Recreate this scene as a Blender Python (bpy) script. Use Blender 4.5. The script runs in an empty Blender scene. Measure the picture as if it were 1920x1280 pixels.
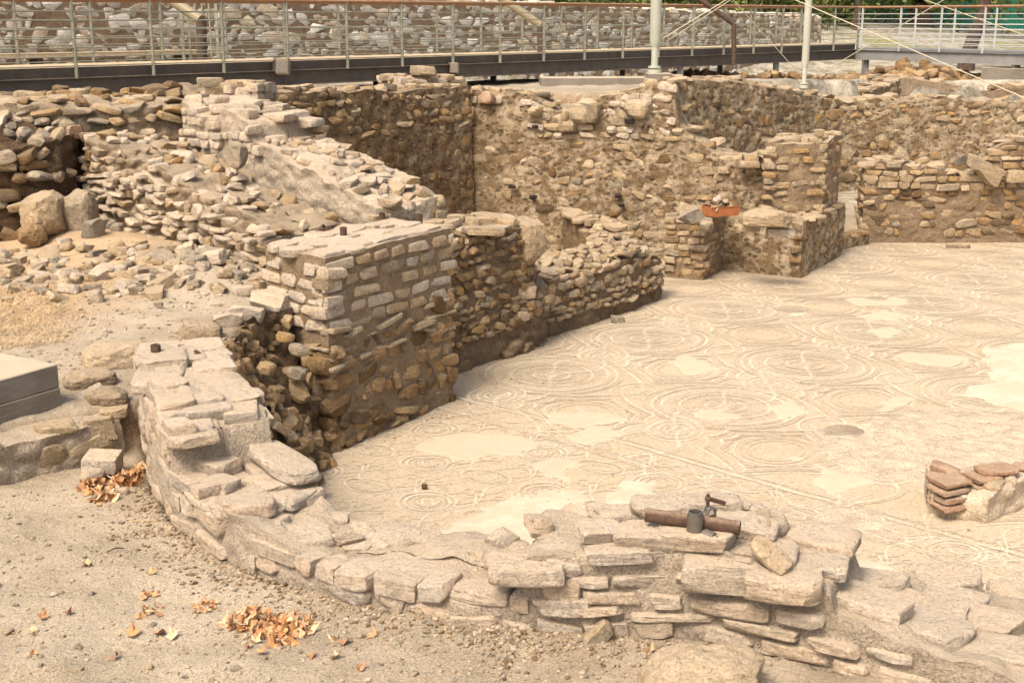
import bpy, math, random
import numpy as np
from mathutils import Vector, Matrix, Euler
R = math.radians
rnd = random.Random(7)
nr = np.random.RandomState(11)
scn = bpy.context.scene
C = scn.collection

# ------------------------------------------------------------------ camera, light, exposure
CAMH = 3.5; PITCH = R(14.2); F = 2400.0
cd = bpy.data.cameras.new('camera'); cam = bpy.data.objects.new('camera', cd); C.objects.link(cam)
cam.location = (0, 0, CAMH); cam.rotation_euler = (R(90) - PITCH, 0, 0)
cd.sensor_width = 36; cd.lens = 36 * F / 1920; cd.clip_start = 0.1; cd.clip_end = 600
scn.camera = cam
W = bpy.data.worlds.new('World'); scn.world = W; W.use_nodes = True
wn = W.node_tree.nodes; wl = W.node_tree.links
for n in list(wn): wn.remove(n)
sky = wn.new('ShaderNodeTexSky'); sky.sky_type = 'NISHITA'; sky.sun_disc = False
SUN_EL = R(54); SUN_AZ = R(212)          # azimuth measured clockwise from +Y
sky.sun_elevation = SUN_EL; sky.sun_rotation = SUN_AZ; sky.dust_density = 4.0; sky.air_density = 0.8; sky.ozone_density = 0.3
bg = wn.new('ShaderNodeBackground'); bg.inputs[1].default_value = 0.115
wo = wn.new('ShaderNodeOutputWorld'); tint = wn.new('ShaderNodeMix'); tint.data_type = 'RGBA'; tint.blend_type = 'MULTIPLY'; tint.inputs[0].default_value = 1.0
tint.inputs[7].default_value = (1.0, 0.91, 0.77, 1); wl.new(sky.outputs[0], tint.inputs[6]); wl.new(tint.outputs[2], bg.inputs[0]); wl.new(bg.outputs[0], wo.inputs[0])
sd = bpy.data.lights.new('sun', 'SUN'); so = bpy.data.objects.new('sun', sd); C.objects.link(so)
sd.energy = 1.45; sd.angle = R(20); sd.color = (1.0, 0.91, 0.755)
sdir = Vector((math.sin(SUN_AZ) * math.cos(SUN_EL), math.cos(SUN_AZ) * math.cos(SUN_EL), math.sin(SUN_EL)))
so.rotation_euler = sdir.to_track_quat('Z', 'Y').to_euler(); so.location = (-5, -5, 20)
scn.view_settings.view_transform = 'Standard'; scn.view_settings.look = 'None'
scn.view_settings.exposure = 1.46; scn.view_settings.gamma = 1.0
scn.render.engine = 'CYCLES'

# ------------------------------------------------------------------ picture <-> place
cp, sp = math.cos(PITCH), math.sin(PITCH)
def G(px, py, z=0.0):
    """point of the place at height z seen at photo pixel (px, py)"""
    a = (px - 960) / F; v = (640 - py) / F
    dy = cp + v * sp; dz = -sp + v * cp
    t = (z - CAMH) / dz
    return (a * t, dy * t, z)
def GY(px, py, Y):
    a = (px - 960) / F; v = (640 - py) / F
    dy = cp + v * sp; dz = -sp + v * cp
    t = Y / dy
    return (a * t, Y, CAMH + dz * t)
def ZY(py, Y): return GY(960, py, Y)[2]

# ------------------------------------------------------------------ numpy noise
def _h(ix, iy, iz, seed):
    n = (ix * 374761393 + iy * 668265263 + iz * 2147483647 + seed * 1274126177) & 0xFFFFFFFF
    n = ((n ^ (n >> 13)) * 1274126177) & 0xFFFFFFFF
    n = n ^ (n >> 16)
    return (n & 0xFFFF) / 65535.0
def vnoise(P, seed=0):
    i = np.floor(P).astype(np.int64); f = P - i; f = f * f * (3 - 2 * f)
    r = 0
    for dx in (0, 1):
        wx = f[..., 0] if dx else 1 - f[..., 0]
        for dy in (0, 1):
            wy = f[..., 1] if dy else 1 - f[..., 1]
            for dz in (0, 1):
                wz = f[..., 2] if dz else 1 - f[..., 2]
                r = r + wx * wy * wz * _h(i[..., 0] + dx, i[..., 1] + dy, i[..., 2] + dz, seed)
    return r * 2 - 1
def fbm(P, scale, octv=4, seed=0, gain=0.5):
    r = 0; a = 1.0; s = scale; t = 0
    for k in range(octv):
        r = r + a * vnoise(P * s + 17.3 * k, seed + k * 7); t += a; a *= gain; s *= 2.03
    return r / t
def worley(P, scale, seed=0):
    Q = P * scale; i = np.floor(Q).astype(np.int64); best = np.full(Q.shape[:-1], 9.0)
    for dx in (-1, 0, 1):
        for dy in (-1, 0, 1):
            for dz in (-1, 0, 1):
                c = i + np.array([dx, dy, dz])
                o = np.stack([_h(c[..., 0], c[..., 1], c[..., 2], seed + k) for k in (1, 2, 3)], -1)
                d = ((c + o - Q) ** 2).sum(-1); best = np.minimum(best, d)
    return np.sqrt(best)
def smooth(a, b, x):
    t = np.clip((x - a) / (b - a), 0, 1); return t * t * (3 - 2 * t)

# ------------------------------------------------------------------ mesh helpers
def mesh_np(name, V, faces, mat=None, smooth_sh=True, sharp=None):
    """V (n,3); faces (m,3|4) int array"""
    V = np.asarray(V, dtype=np.float32); faces = np.asarray(faces, dtype=np.int32)
    me = bpy.data.meshes.new(name); k = faces.shape[1]; m = len(faces)
    me.vertices.add(len(V)); me.vertices.foreach_set('co', V.ravel())
    me.loops.add(m * k); me.loops.foreach_set('vertex_index', faces.ravel())
    me.polygons.add(m); me.polygons.foreach_set('loop_start', np.arange(m, dtype=np.int32) * k)
    me.polygons.foreach_set('loop_total', np.full(m, k, dtype=np.int32))
    me.polygons.foreach_set('use_smooth', np.full(m, smooth_sh, dtype=bool))
    me.update(calc_edges=True); me.validate()
    if sharp: me.set_sharp_from_angle(angle=R(sharp))
    if mat: me.materials.append(mat)
    return me
def grid_faces(nu, nv, off=0):
    a = (np.arange(nu - 1)[:, None] * nv + np.arange(nv - 1)[None, :]).ravel() + off
    return np.stack([a, a + nv, a + nv + 1, a + 1], -1)
def link(name, me, parent=None, loc=(0, 0, 0), rot=None, scale=None):
    o = bpy.data.objects.new(name, me); C.objects.link(o)
    if parent is not None: o.parent = parent
    o.location = loc
    if rot: o.rotation_euler = rot
    if scale: o.scale = scale
    return o
def tag(o, label, cat, group=None):
    o['label'] = label; o['category'] = cat
    if group: o['group'] = group
    return o
def empty(name, loc, label, cat, group=None):
    o = bpy.data.objects.new(name, None); C.objects.link(o); o.location = loc; o.empty_display_size = 0.2
    return tag(o, label, cat, group)
def struct(name, me, parent=None):
    o = link(name, me, parent)
    if parent is None: o['kind'] = 'structure'
    return o

class MB:
    """collects boxes and tubes into one mesh"""
    def __init__(s): s.v = []; s.f = []; s.n = 0
    def add(s, V, Fc):
        s.v.append(np.asarray(V, float)); s.f += [tuple(i + s.n for i in f) for f in Fc]; s.n += len(V)
    def box(s, c, size, rot=None, bev=0.0):
        x, y, z = [q / 2 for q in size]
        if bev <= 0:
            V = np.array([(i * x, j * y, k * z) for i in (-1, 1) for j in (-1, 1) for k in (-1, 1)])
            Fc = [(0, 1, 3, 2), (4, 6, 7, 5), (0, 4, 5, 1), (2, 3, 7, 6), (0, 2, 6, 4), (1, 5, 7, 3)]
        else:
            V = []; Fc = []; idx = {}
            for i in (-1, 1):
                for j in (-1, 1):
                    for k in (-1, 1):
                        for a in range(3):
                            p = [i * (x - bev), j * (y - bev), k * (z - bev)]; p[a] = (i * x, j * y, k * z)[a]
                            idx[(i, j, k, a)] = len(V); V.append(p)
            V = np.array(V)
            for a in range(3):
                b, c2 = (a + 1) % 3, (a + 2) % 3
                for sg in (-1, 1):
                    q = []
                    for (sb, sc) in ((-1, -1), (1, -1), (1, 1), (-1, 1)):
                        key = [0, 0, 0]; key[a] = sg; key[b] = sb; key[c2] = sc; q.append(idx[(*key, a)])
                    Fc.append(tuple(q) if sg > 0 else tuple(q[::-1]))
            for a in range(3):
                b, c2 = (a + 1) % 3, (a + 2) % 3
                for sb in (-1, 1):
                    for sc in (-1, 1):
                        def kk(sa, ax):
                            key = [0, 0, 0]; key[a] = sa; key[b] = sb; key[c2] = sc; return idx[(*key, ax)]
                        q = [kk(-1, b), kk(1, b), kk(1, c2), kk(-1, c2)]
                        Fc.append(tuple(q) if sb * sc > 0 else tuple(q[::-1]))
            for i in (-1, 1):
                for j in (-1, 1):
                    for k in (-1, 1):
                        q = [idx[(i, j, k, a)] for a in range(3)]
                        Fc.append(tuple(q) if i * j * k > 0 else tuple(q[::-1]))
        if rot is not None: V = V @ np.array(Euler(rot).to_matrix()).T
        s.add(V + np.array(c), Fc); return s
    def tube(s, pts, r, n=10, cap=True, hollow=0.0):
        pts = [Vector(p) for p in pts]; rings = []
        up = Vector((0, 0, 1))
        for i, p in enumerate(pts):
            d = (pts[min(i + 1, len(pts) - 1)] - pts[max(i - 1, 0)]).normalized()
            a = d.cross(up)
            if a.length < 0.05: a = d.cross(Vector((1, 0, 0)))
            a.normalize(); b = a.cross(d).normalized()
            rr = r[i] if isinstance(r, (list, tuple)) else r
            rings.append([p + a * rr * math.cos(t * 2 * math.pi / n) + b * rr * math.sin(t * 2 * math.pi / n) for t in range(n)])
        V = [v for q in rings for v in q]; Fc = []
        for i in range(len(rings) - 1):
            for t in range(n):
                Fc.append((i * n + t, i * n + (t + 1) % n, (i + 1) * n + (t + 1) % n, (i + 1) * n + t))
        if hollow > 0:            # open ends with wall thickness
            base = len(V)
            for q, p in zip(rings, pts): V += [p + (v - p) * (1 - hollow) for v in q]
            for i in range(len(rings) - 1):
                for t in range(n):
                    Fc.append((base + i * n + t, base + (i + 1) * n + t, base + (i + 1) * n + (t + 1) % n, base + i * n + (t + 1) % n))
            for i, fl in ((0, 0), (len(rings) - 1, 1)):
                for t in range(n):
                    q = (i * n + t, base + i * n + t, base + i * n + (t + 1) % n, i * n + (t + 1) % n)
                    Fc.append(q if not fl else q[::-1])
        elif cap:
            Fc.append(tuple(range(n))[::-1]); Fc.append(tuple(range((len(rings) - 1) * n, len(rings) * n)))
        s.add([tuple(v) for v in V], Fc); return s
    def build(s, name, mat, parent=None, loc=(0, 0, 0), smooth_sh=False):
        V = np.concatenate(s.v)
        me = bpy.data.meshes.new(name); me.from_pydata([tuple(v) for v in V], [], s.f); me.update()
        if smooth_sh:
            me.polygons.foreach_set('use_smooth', [True] * len(me.polygons)); me.set_sharp_from_angle(angle=R(40))
        if mat: me.materials.append(mat)
        return link(name, me, parent, loc)

# ------------------------------------------------------------------ materials
class NT:
    def __init__(s, name):
        s.m = bpy.data.materials.new(name); s.m.use_nodes = True; s.n = s.m.node_tree.nodes; s.l = s.m.node_tree.links
        s.b = s.n['Principled BSDF']; s.b.inputs['Roughness'].default_value = 0.95; s.b.inputs['Specular IOR Level'].default_value = 0.15
        g = s.n.new('ShaderNodeNewGeometry'); s.pos = g.outputs['Position']; s.nrm = g.outputs['Normal']; s.isl = g.outputs['Random Per Island']
        s.tnrm = g.outputs['True Normal']
    def set(s, inp, v):
        if hasattr(v, 'links') or hasattr(v, 'is_linked'): s.l.new(v, inp)
        else: inp.default_value = v
    def math(s, op, a, b=0.0, c=None, clamp=False):
        n = s.n.new('ShaderNodeMath'); n.operation = op; n.use_clamp = clamp
        s.set(n.inputs[0], a); s.set(n.inputs[1], b)
        if c is not None: s.set(n.inputs[2], c)
        return n.outputs[0]
    def mapping(s, vec, scale=(1, 1, 1), loc=(0, 0, 0), rot=(0, 0, 0)):
        n = s.n.new('ShaderNodeMapping'); s.l.new(vec, n.inputs[0]); n.inputs['Scale'].default_value = scale
        n.inputs['Location'].default_value = loc; n.inputs['Rotation'].default_value = rot; return n.outputs[0]
    def noise(s, scale, detail=4, rough=0.55, vec=None, dist=0.0):
        n = s.n.new('ShaderNodeTexNoise'); s.l.new(vec or s.pos, n.inputs['Vector']); n.inputs['Scale'].default_value = scale
        n.inputs['Detail'].default_value = detail; n.inputs['Roughness'].default_value = rough; n.inputs['Distortion'].default_value = dist
        return n.outputs[0]
    def vor(s, scale, feat='F1', vec=None, out=0, rand=1.0):
        n = s.n.new('ShaderNodeTexVoronoi'); n.feature = feat; s.l.new(vec or s.pos, n.inputs['Vector']); n.inputs['Scale'].default_value = scale
        n.inputs['Randomness'].default_value = rand
        return n.outputs[out]
    def ramp(s, fac, stops, interp='LINEAR'):
        n = s.n.new('ShaderNodeValToRGB'); s.set(n.inputs[0], fac); r = n.color_ramp; r.interpolation = interp
        while len(r.elements) > 1: r.elements.remove(r.elements[-1])
        r.elements[0].position = stops[0][0]
        def col(c): return (*c, 1) if isinstance(c, tuple) else (c, c, c, 1)
        r.elements[0].color = col(stops[0][1])
        for p, c in stops[1:]:
            e = r.elements.new(p); e.color = col(c)
        return n.outputs[0]
    def mix(s, fac, a, b, mode='MIX'):
        n = s.n.new('ShaderNodeMix'); n.data_type = 'RGBA'; n.blend_type = mode
        s.set(n.inputs[0], fac)
        for inp, v in ((n.inputs[6], a), (n.inputs[7], b)):
            if isinstance(v, tuple): inp.default_value = (*v, 1)
            elif isinstance(v, (int, float)): inp.default_value = (v, v, v, 1)
            else: s.l.new(v, inp)
        return n.outputs[2]
    def bump(s, h, dist, prev=None, strength=1.0):
        n = s.n.new('ShaderNodeBump'); s.l.new(h, n.inputs['Height']); n.inputs['Distance'].default_value = dist; n.inputs['Strength'].default_value = strength
        if prev is not None: s.l.new(prev, n.inputs['Normal'])
        return n.outputs[0]
    def out(s, col, nrm=None, rough=None):
        s.set(s.b.inputs['Base Color'], col if not isinstance(col, tuple) else (*col, 1))
        if nrm is not None: s.l.new(nrm, s.b.inputs['Normal'])
        if rough is not None: s.set(s.b.inputs['Roughness'], rough)
        return s.m
def objrand(t):
    n = t.n.new('ShaderNodeObjectInfo'); return n.outputs['Random']
def sepz(t, v):
    n = t.n.new('ShaderNodeSeparateXYZ'); t.l.new(v, n.inputs[0]); return n.outputs[2]

def mat_stone(name, pal, dirt, dust, dustamt=0.6, dirtamt=0.35, bed=0.5, bmp=1.0, scale=1.0):
    t = NT(name)
    r = t.math('FRACT', t.math('ADD', objrand(t), t.isl))
    n = len(pal)
    base = t.ramp(r, [(i / n, c) for i, c in enumerate(pal)], 'CONSTANT')
    n1 = t.noise(5 * scale, 5, 0.6); n2 = t.noise(38 * scale, 5, 0.7)
    base = t.mix(0.85, base, t.ramp(n1, [(0.25, 0.62), (0.5, 1.0), (0.75, 1.25)]), 'MULTIPLY')
    base = t.mix(0.9, base, t.ramp(n2, [(0.32, 0.62), (0.5, 1.0), (0.68, 1.2)]), 'MULTIPLY')
    n5 = t.noise(22 * scale, 3, 0.6, dist=1.5); crk = t.ramp(t.math('ABSOLUTE', t.math('SUBTRACT', n5, 0.5)), [(0.0, 1.0), (0.012, 0.0)])
    crm = t.ramp(n1, [(0.5, 0.0), (0.62, 1.0)]); crk = t.math('MULTIPLY', crk, crm)
    d = t.math('MULTIPLY', t.ramp(t.noise(3.1 * scale, 4, 0.65, dist=0.5), [(0.45, 0.0), (0.68, 1.0)]), dirtamt)
    base = t.mix(d, base, dirt)
    # iron / rust tinted veins of the sandstone
    v = t.ramp(t.noise(9 * scale, 3, 0.5, t.mapping(t.pos, (1, 1, 3.2)), 1.2), [(0.60, 0.0), (0.7, 1.0)])
    base = t.mix(t.math('MULTIPLY', v, 0.22), base, (0.42, 0.24, 0.12))
    up = t.math('MULTIPLY', t.ramp(t.math('ADD', sepz(t, t.nrm), t.math('MULTIPLY', t.math('SUBTRACT', n1, 0.5), 0.8)), [(0.45, 0.0), (0.85, 1.0)]), dustamt)
    base = t.mix(up, base, t.mix(t.math('MULTIPLY', n2, 0.35), dust, dirt))
    h1 = t.noise(14 * scale, 6, 0.65); h2 = t.noise(9, 6, 0.6, t.mapping(t.pos, (1.2, 1.2, 9)), 0.4)
    h3 = t.noise(95 * scale, 4, 0.65)
    base = t.mix(t.math('MULTIPLY', crk, 0.55), base, dirt)
    pit_ = t.ramp(t.noise(48 * scale, 2, 0.5), [(0.66, 0.0), (0.74, 1.0)]); base = t.mix(t.math('MULTIPLY', pit_, 0.5), base, dirt)
    b = t.bump(h1, 0.06 * bmp); b = t.bump(h2, 0.022 * bmp * bed * 2, b); b = t.bump(h3, 0.011 * bmp, b); b = t.bump(t.math('SUBTRACT', 1.0, t.math('ADD', t.math('MULTIPLY', crk, 0.6), pit_)), 0.006 * bmp, b)
    return t.out(base, b)
def mat_earth(name, c1, c2, c3, bmp=1.0, peb=0.5, scale=1.0, dust=None, dustamt=0.5):
    t = NT(name)
    n1 = t.noise(2.2 * scale, 6, 0.62); n2 = t.noise(17 * scale, 6, 0.68); n3 = t.noise(75 * scale, 4, 0.7)
    col = t.mix(t.ramp(n1, [(0.35, 0.0), (0.65, 1.0)]), c1, c2)
    col = t.mix(t.ramp(n2, [(0.5, 0.0), (0.72, 0.8)]), col, c3)
    col = t.mix(0.9, col, t.ramp(n3, [(0.32, 0.55), (0.5, 1.0), (0.68, 1.28)]), 'MULTIPLY')
    col = t.mix(0.8, col, t.ramp(t.noise(6 * scale, 5, 0.65), [(0.3, 0.68), (0.5, 1.0), (0.7, 1.2)]), 'MULTIPLY')
    if dust:
        up = t.math('MULTIPLY', t.ramp(t.math('ADD', sepz(t, t.nrm), t.math('MULTIPLY', t.math('SUBTRACT', n2, 0.5), 0.7)), [(0.4, 0.0), (0.9, 1.0)]), dustamt)
        col = t.mix(up, col, dust)
    pb = t.vor(46 * scale); pr = t.vor(46 * scale, out=1)
    pm = t.ramp(pb, [(0.22, 1.0), (0.34, 0.0)])
    ph = t.math('MULTIPLY', pm, peb)
    col = t.mix(t.math('MULTIPLY', ph, 0.55), col, t.mix(0.75, pr, (0.5, 0.46, 0.38), 'MIX'))
    b = t.bump(n2, 0.07 * bmp); b = t.bump(n3, 0.02 * bmp, b); b = t.bump(ph, 0.010, b)
    return t.out(col, b)

M = {}
SAND = [(0.40, 0.31, 0.22), (0.47, 0.37, 0.27), (0.36, 0.28, 0.20), (0.52, 0.42, 0.31), (0.43, 0.32, 0.22), (0.39, 0.33, 0.26), (0.49, 0.38, 0.27)]
M['stone_front'] = mat_stone('pale_pinkish_sandstone', [(0.58, 0.485, 0.39), (0.64, 0.53, 0.42), (0.53, 0.445, 0.36), (0.66, 0.56, 0.45), (0.59, 0.475, 0.36), (0.55, 0.475, 0.40), (0.64, 0.51, 0.385)],
                            (0.40, 0.33, 0.265), (0.64, 0.53, 0.40), 0.65, 0.25)
M['stone_warm'] = mat_stone('warm_sandstone', [(0.44, 0.295, 0.155), (0.50, 0.345, 0.185), (0.36, 0.24, 0.13), (0.55, 0.395, 0.225), (0.42, 0.31, 0.19), (0.50, 0.32, 0.145), (0.30, 0.21, 0.13)],
                            (0.13, 0.085, 0.05), (0.46, 0.36, 0.24), 0.55, 0.5)
M['stone_dark'] = mat_stone('dark_brown_fieldstone', [(0.26, 0.165, 0.08), (0.32, 0.205, 0.10), (0.20, 0.13, 0.066), (0.37, 0.245, 0.125), (0.23, 0.165, 0.10), (0.17, 0.125, 0.08)],
                            (0.08, 0.052, 0.032), (0.38, 0.28, 0.18), 0.45, 0.5)
M['stone_mid'] = mat_stone('tan_fieldstone', [(0.47, 0.36, 0.235), (0.54, 0.415, 0.27), (0.40, 0.31, 0.21), (0.59, 0.47, 0.325), (0.36, 0.30, 0.22), (0.50, 0.37, 0.225)],
                           (0.24, 0.175, 0.12), (0.58, 0.465, 0.335), 0.6, 0.35)
M['stone_grey'] = mat_stone('grey_fieldstone', [(0.40, 0.34, 0.265), (0.34, 0.295, 0.235), (0.46, 0.385, 0.285), (0.28, 0.25, 0.205), (0.50, 0.41, 0.305)],
                            (0.17, 0.13, 0.10), (0.44, 0.37, 0.28), 0.5, 0.3)
M['stone_retain'] = mat_stone('sunlit_pale_dry_stone', [(0.64, 0.59, 0.51), (0.56, 0.51, 0.44), (0.74, 0.71, 0.65), (0.64, 0.54, 0.40), (0.48, 0.45, 0.39), (0.76, 0.73, 0.67), (0.60, 0.51, 0.39)],
                              (0.22, 0.19, 0.15), (0.6, 0.56, 0.48), 0.3, 0.2, bmp=0.8)  # pale palette lightened further to stand in for sunlight on the retaining wall
M['brick'] = mat_stone('worn_orange_brick', [(0.50, 0.32, 0.21), (0.53, 0.37, 0.26), (0.48, 0.34, 0.25), (0.44, 0.27, 0.18)], (0.34, 0.25, 0.18), (0.52, 0.38, 0.26), 0.6, 0.4)
M['mortar'] = mat_earth('grey_lime_mortar', (0.50, 0.42, 0.335), (0.45, 0.375, 0.295), (0.56, 0.475, 0.38), 0.8, 0.4, dust=(0.62, 0.51, 0.385), dustamt=0.7)
M['mortar_warm'] = mat_earth('brown_mortar', (0.31, 0.23, 0.155), (0.26, 0.185, 0.12), (0.38, 0.29, 0.20), 1.0, 0.35, dust=(0.55, 0.44, 0.31), dustamt=0.65)
M['mortar_pillar'] = mat_earth('pillar_mortar', (0.33, 0.245, 0.16), (0.27, 0.195, 0.125), (0.40, 0.305, 0.205), 0.8, 0.3, dust=(0.62, 0.51, 0.38), dustamt=0.75)
M['soil'] = mat_earth('dark_packed_soil', (0.12, 0.076, 0.043), (0.155, 0.102, 0.06), (0.21, 0.145, 0.088), 1.1, 0.3)
M['soil_mid'] = mat_earth('brown_packed_soil', (0.21, 0.145, 0.09), (0.26, 0.185, 0.115), (0.32, 0.235, 0.15), 1.1, 0.3, dust=(0.48, 0.37, 0.25), dustamt=0.5)
M['bank'] = mat_earth('rubbly_earth', (0.34, 0.26, 0.18), (0.39, 0.30, 0.21), (0.46, 0.365, 0.265), 1.2, 0.5, dust=(0.57, 0.455, 0.33), dustamt=0.7)

def mat_ground():
    t = NT('trodden_ground')
    n0 = t.noise(0.55, 4, 0.6); n1 = t.noise(2.4, 6, 0.6, dist=0.3); n2 = t.noise(15, 6, 0.68); n3 = t.noise(95, 4, 0.7)
    col = t.mix(t.ramp(n1, [(0.36, 0.0), (0.64, 1.0)]), (0.27, 0.22, 0.16), (0.38, 0.315, 0.235))
    col = t.mix(t.ramp(n0, [(0.42, 0.0), (0.58, 0.65)]), col, (0.46, 0.39, 0.30))
    col = t.mix(t.ramp(t.noise(1.1, 5, 0.6, t.mapping(t.pos, loc=(7, 2, 0))), [(0.52, 0.0), (0.64, 0.6)]), col, (0.27, 0.215, 0.15))
    # steep cut faces show the darker brown subsoil
    nz = sepz(t, t.nrm)
    st = t.ramp(t.math('ADD', nz, t.math('MULTIPLY', t.math('SUBTRACT', n2, 0.5), 0.5)), [(0.45, 1.0), (0.85, 0.0)])
    col = t.mix(st, col, t.mix(t.ramp(n2, [(0.4, 0.0), (0.62, 1.0)]), (0.19, 0.125, 0.075), (0.28, 0.20, 0.125)))
    # straw coloured vegetation remains on the left terrace
    s = t.n.new('ShaderNodeSeparateXYZ'); t.l.new(t.pos, s.inputs[0])
    mx = t.ramp(t.math('ADD', s.outputs[0], t.math('MULTIPLY', n1, 1.6)), [(0.0, 1.0), (1.0, 0.0)])
    my = t.math('MULTIPLY', t.ramp(t.math('DIVIDE', s.outputs[1], 40.0), [(0.232, 0.0), (0.265, 1.0), (0.33, 1.0), (0.37, 0.0)]),
                t.ramp(t.math('DIVIDE', t.math('ADD', s.outputs[0], t.math('MULTIPLY', n1, 1.5)), -10.0), [(0.23, 0.0), (0.30, 1.0)]))
    col = t.mix(t.math('MULTIPLY', my, 0.6), col, (0.50, 0.33, 0.18))
    # far ground: leaf litter, with dappled sunlight painted in as pale mottling
    far = t.ramp(t.math('DIVIDE', s.outputs[1], 100.0), [(0.20, 0.0), (0.26, 1.0)])
    sunlit_litter = t.ramp(t.noise(2.6, 8, 0.8), [(0.40, (0.16, 0.14, 0.105)), (0.52, (0.36, 0.33, 0.27)), (0.64, (0.56, 0.52, 0.44))])
    grs = t.mix(t.ramp(t.noise(0.35, 5, 0.7), [(0.5, 0.0), (0.6, 1.0)]), sunlit_litter, (0.20, 0.21, 0.08))
    fg = t.ramp(t.math('DIVIDE', s.outputs[1], 100.0), [(0.36, 0.0), (0.44, 0.8)])
    col = t.mix(far, col, t.mix(fg, sunlit_litter, grs))
    col = t.mix(0.9, col, t.ramp(n3, [(0.32, 0.6), (0.5, 1.0), (0.7, 1.3)]), 'MULTIPLY')
    sp1 = t.ramp(t.noise(130, 2, 0.5), [(0.62, 0.0), (0.68, 1.0)]); col = t.mix(t.math('MULTIPLY', sp1, 0.6), col, (0.62, 0.54, 0.43))
    sp2 = t.ramp(t.noise(110, 2, 0.5, t.mapping(t.pos, loc=(5, 3, 1))), [(0.62, 0.0), (0.68, 1.0)]); col = t.mix(t.math('MULTIPLY', sp2, 0.6), col, (0.15, 0.11, 0.075))
    pb = t.vor(60); pr = t.vor(60, out=1); pm = t.ramp(pb, [(0.16, 1.0), (0.27, 0.0)])
    sel = t.ramp(pr, [(0.45, 0.0), (0.5, 1.0)])
    ph = t.math('MULTIPLY', pm, sel)
    col = t.mix(t.math('MULTIPLY', ph, 0.7), col, t.ramp(t.vor(60, out=1), [(0.4, (0.22, 0.18, 0.14)), (0.6, (0.60, 0.52, 0.42))]))
    b = t.bump(n1, 0.04); b = t.bump(n2, 0.022, b); b = t.bump(n3, 0.007, b); b = t.bump(ph, 0.006, b)
    return t.out(col, b)
M['ground'] = mat_ground()

def mat_floor(name, colA, colB, amt, bump=1.0, tess=True, worn=None, grain=0.5):
    """dusty mosaic; the wear mask lets the dust cover the coloured tesserae"""
    t = NT(name)
    n0 = t.noise(0.45, 5, 0.6); n1 = t.noise(2.6, 6, 0.65, dist=0.4); n3 = t.noise(70, 4, 0.7); n4 = t.noise(9, 5, 0.65)
    dust = t.mix(t.ramp(n0, [(0.35, 0.0), (0.65, 1.0)]), (0.42, 0.36, 0.272), (0.465, 0.405, 0.312))
    dust = t.mix(t.ramp(n1, [(0.48, 0.0), (0.66, 0.6)]), dust, (0.45, 0.36, 0.255))
    col = dust
    if colA is not None:
        wear = t.ramp(t.math('ADD', t.math('MULTIPLY', n1, 0.6), t.math('MULTIPLY', n4, 0.4)), [(0.42, 1.0), (0.56, 0.12)])
        c = t.mix(t.ramp(n4, [(0.4, 0.0), (0.6, 1.0)]), colA, colB)
        col = t.mix(t.math('MULTIPLY', wear, amt), dust, c)
    col = t.mix(grain, col, t.ramp(n3, [(0.3, 0.74), (0.5, 1.0), (0.7, 1.14)]), 'MULTIPLY')
    vt = t.vor(62, rand=0.55); gm = t.ramp(vt, [(0.30, 0.0), (0.62, 1.0)])
    if tess:
        tc = t.n.new('ShaderNodeTexVoronoi'); t.l.new(t.pos, tc.inputs['Vector']); tc.inputs['Scale'].default_value = 62; tc.inputs['Randomness'].default_value = 0.55
        tg_ = t.n.new('ShaderNodeSeparateXYZ'); t.l.new(tc.outputs['Color'], tg_.inputs[0]); col = t.mix(0.8, col, t.ramp(tg_.outputs[0], [(0.0, 0.82), (0.5, 1.0), (1.0, 1.12)]), 'MULTIPLY')
    if tess: col = t.mix(t.math('MULTIPLY', gm, 0.30), col, t.mix(1.0, col, (0.70, 0.62, 0.52), 'MULTIPLY'))
    sp_ = t.ramp(t.noise(28, 2, 0.5), [(0.70, 0.0), (0.76, 1.0)])
    col = t.mix(t.math('MULTIPLY', sp_, 0.35), col, (0.30, 0.21, 0.13))
    b = t.bump(n1, 0.012 * bump); b = t.bump(n4, 0.006 * bump, b); b = t.bump(n3, 0.003 * bump, b)
    return t.out(col, b)
M['floor'] = mat_floor('dusty_mosaic', (0.45, 0.35, 0.245), (0.50, 0.38, 0.26), 0.45)
M['band_light'] = mat_floor('mosaic_cream_band', (0.57, 0.51, 0.41), (0.54, 0.475, 0.375), 0.85, 0.3)
M['band_dark'] = mat_floor('mosaic_grey_line', (0.29, 0.23, 0.165), (0.35, 0.27, 0.19), 0.55, 0.3)
M['band_rose'] = mat_floor('mosaic_rose_band', (0.41, 0.32, 0.235), (0.43, 0.345, 0.255), 0.6, 0.7)
M['band_tan'] = mat_floor('mosaic_tan_fill', (0.41, 0.335, 0.245), (0.40, 0.33, 0.245), 0.5, 0.7)
M['patch'] = mat_floor('smooth_lime_repair', (0.52, 0.46, 0.37), (0.49, 0.43, 0.34), 1.0, 0.35, False, grain=0.25)
M['patch_tan'] = mat_floor('tan_lime_repair', (0.475, 0.405, 0.305), (0.45, 0.38, 0.285), 1.0, 0.4, False, grain=0.25)

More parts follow.
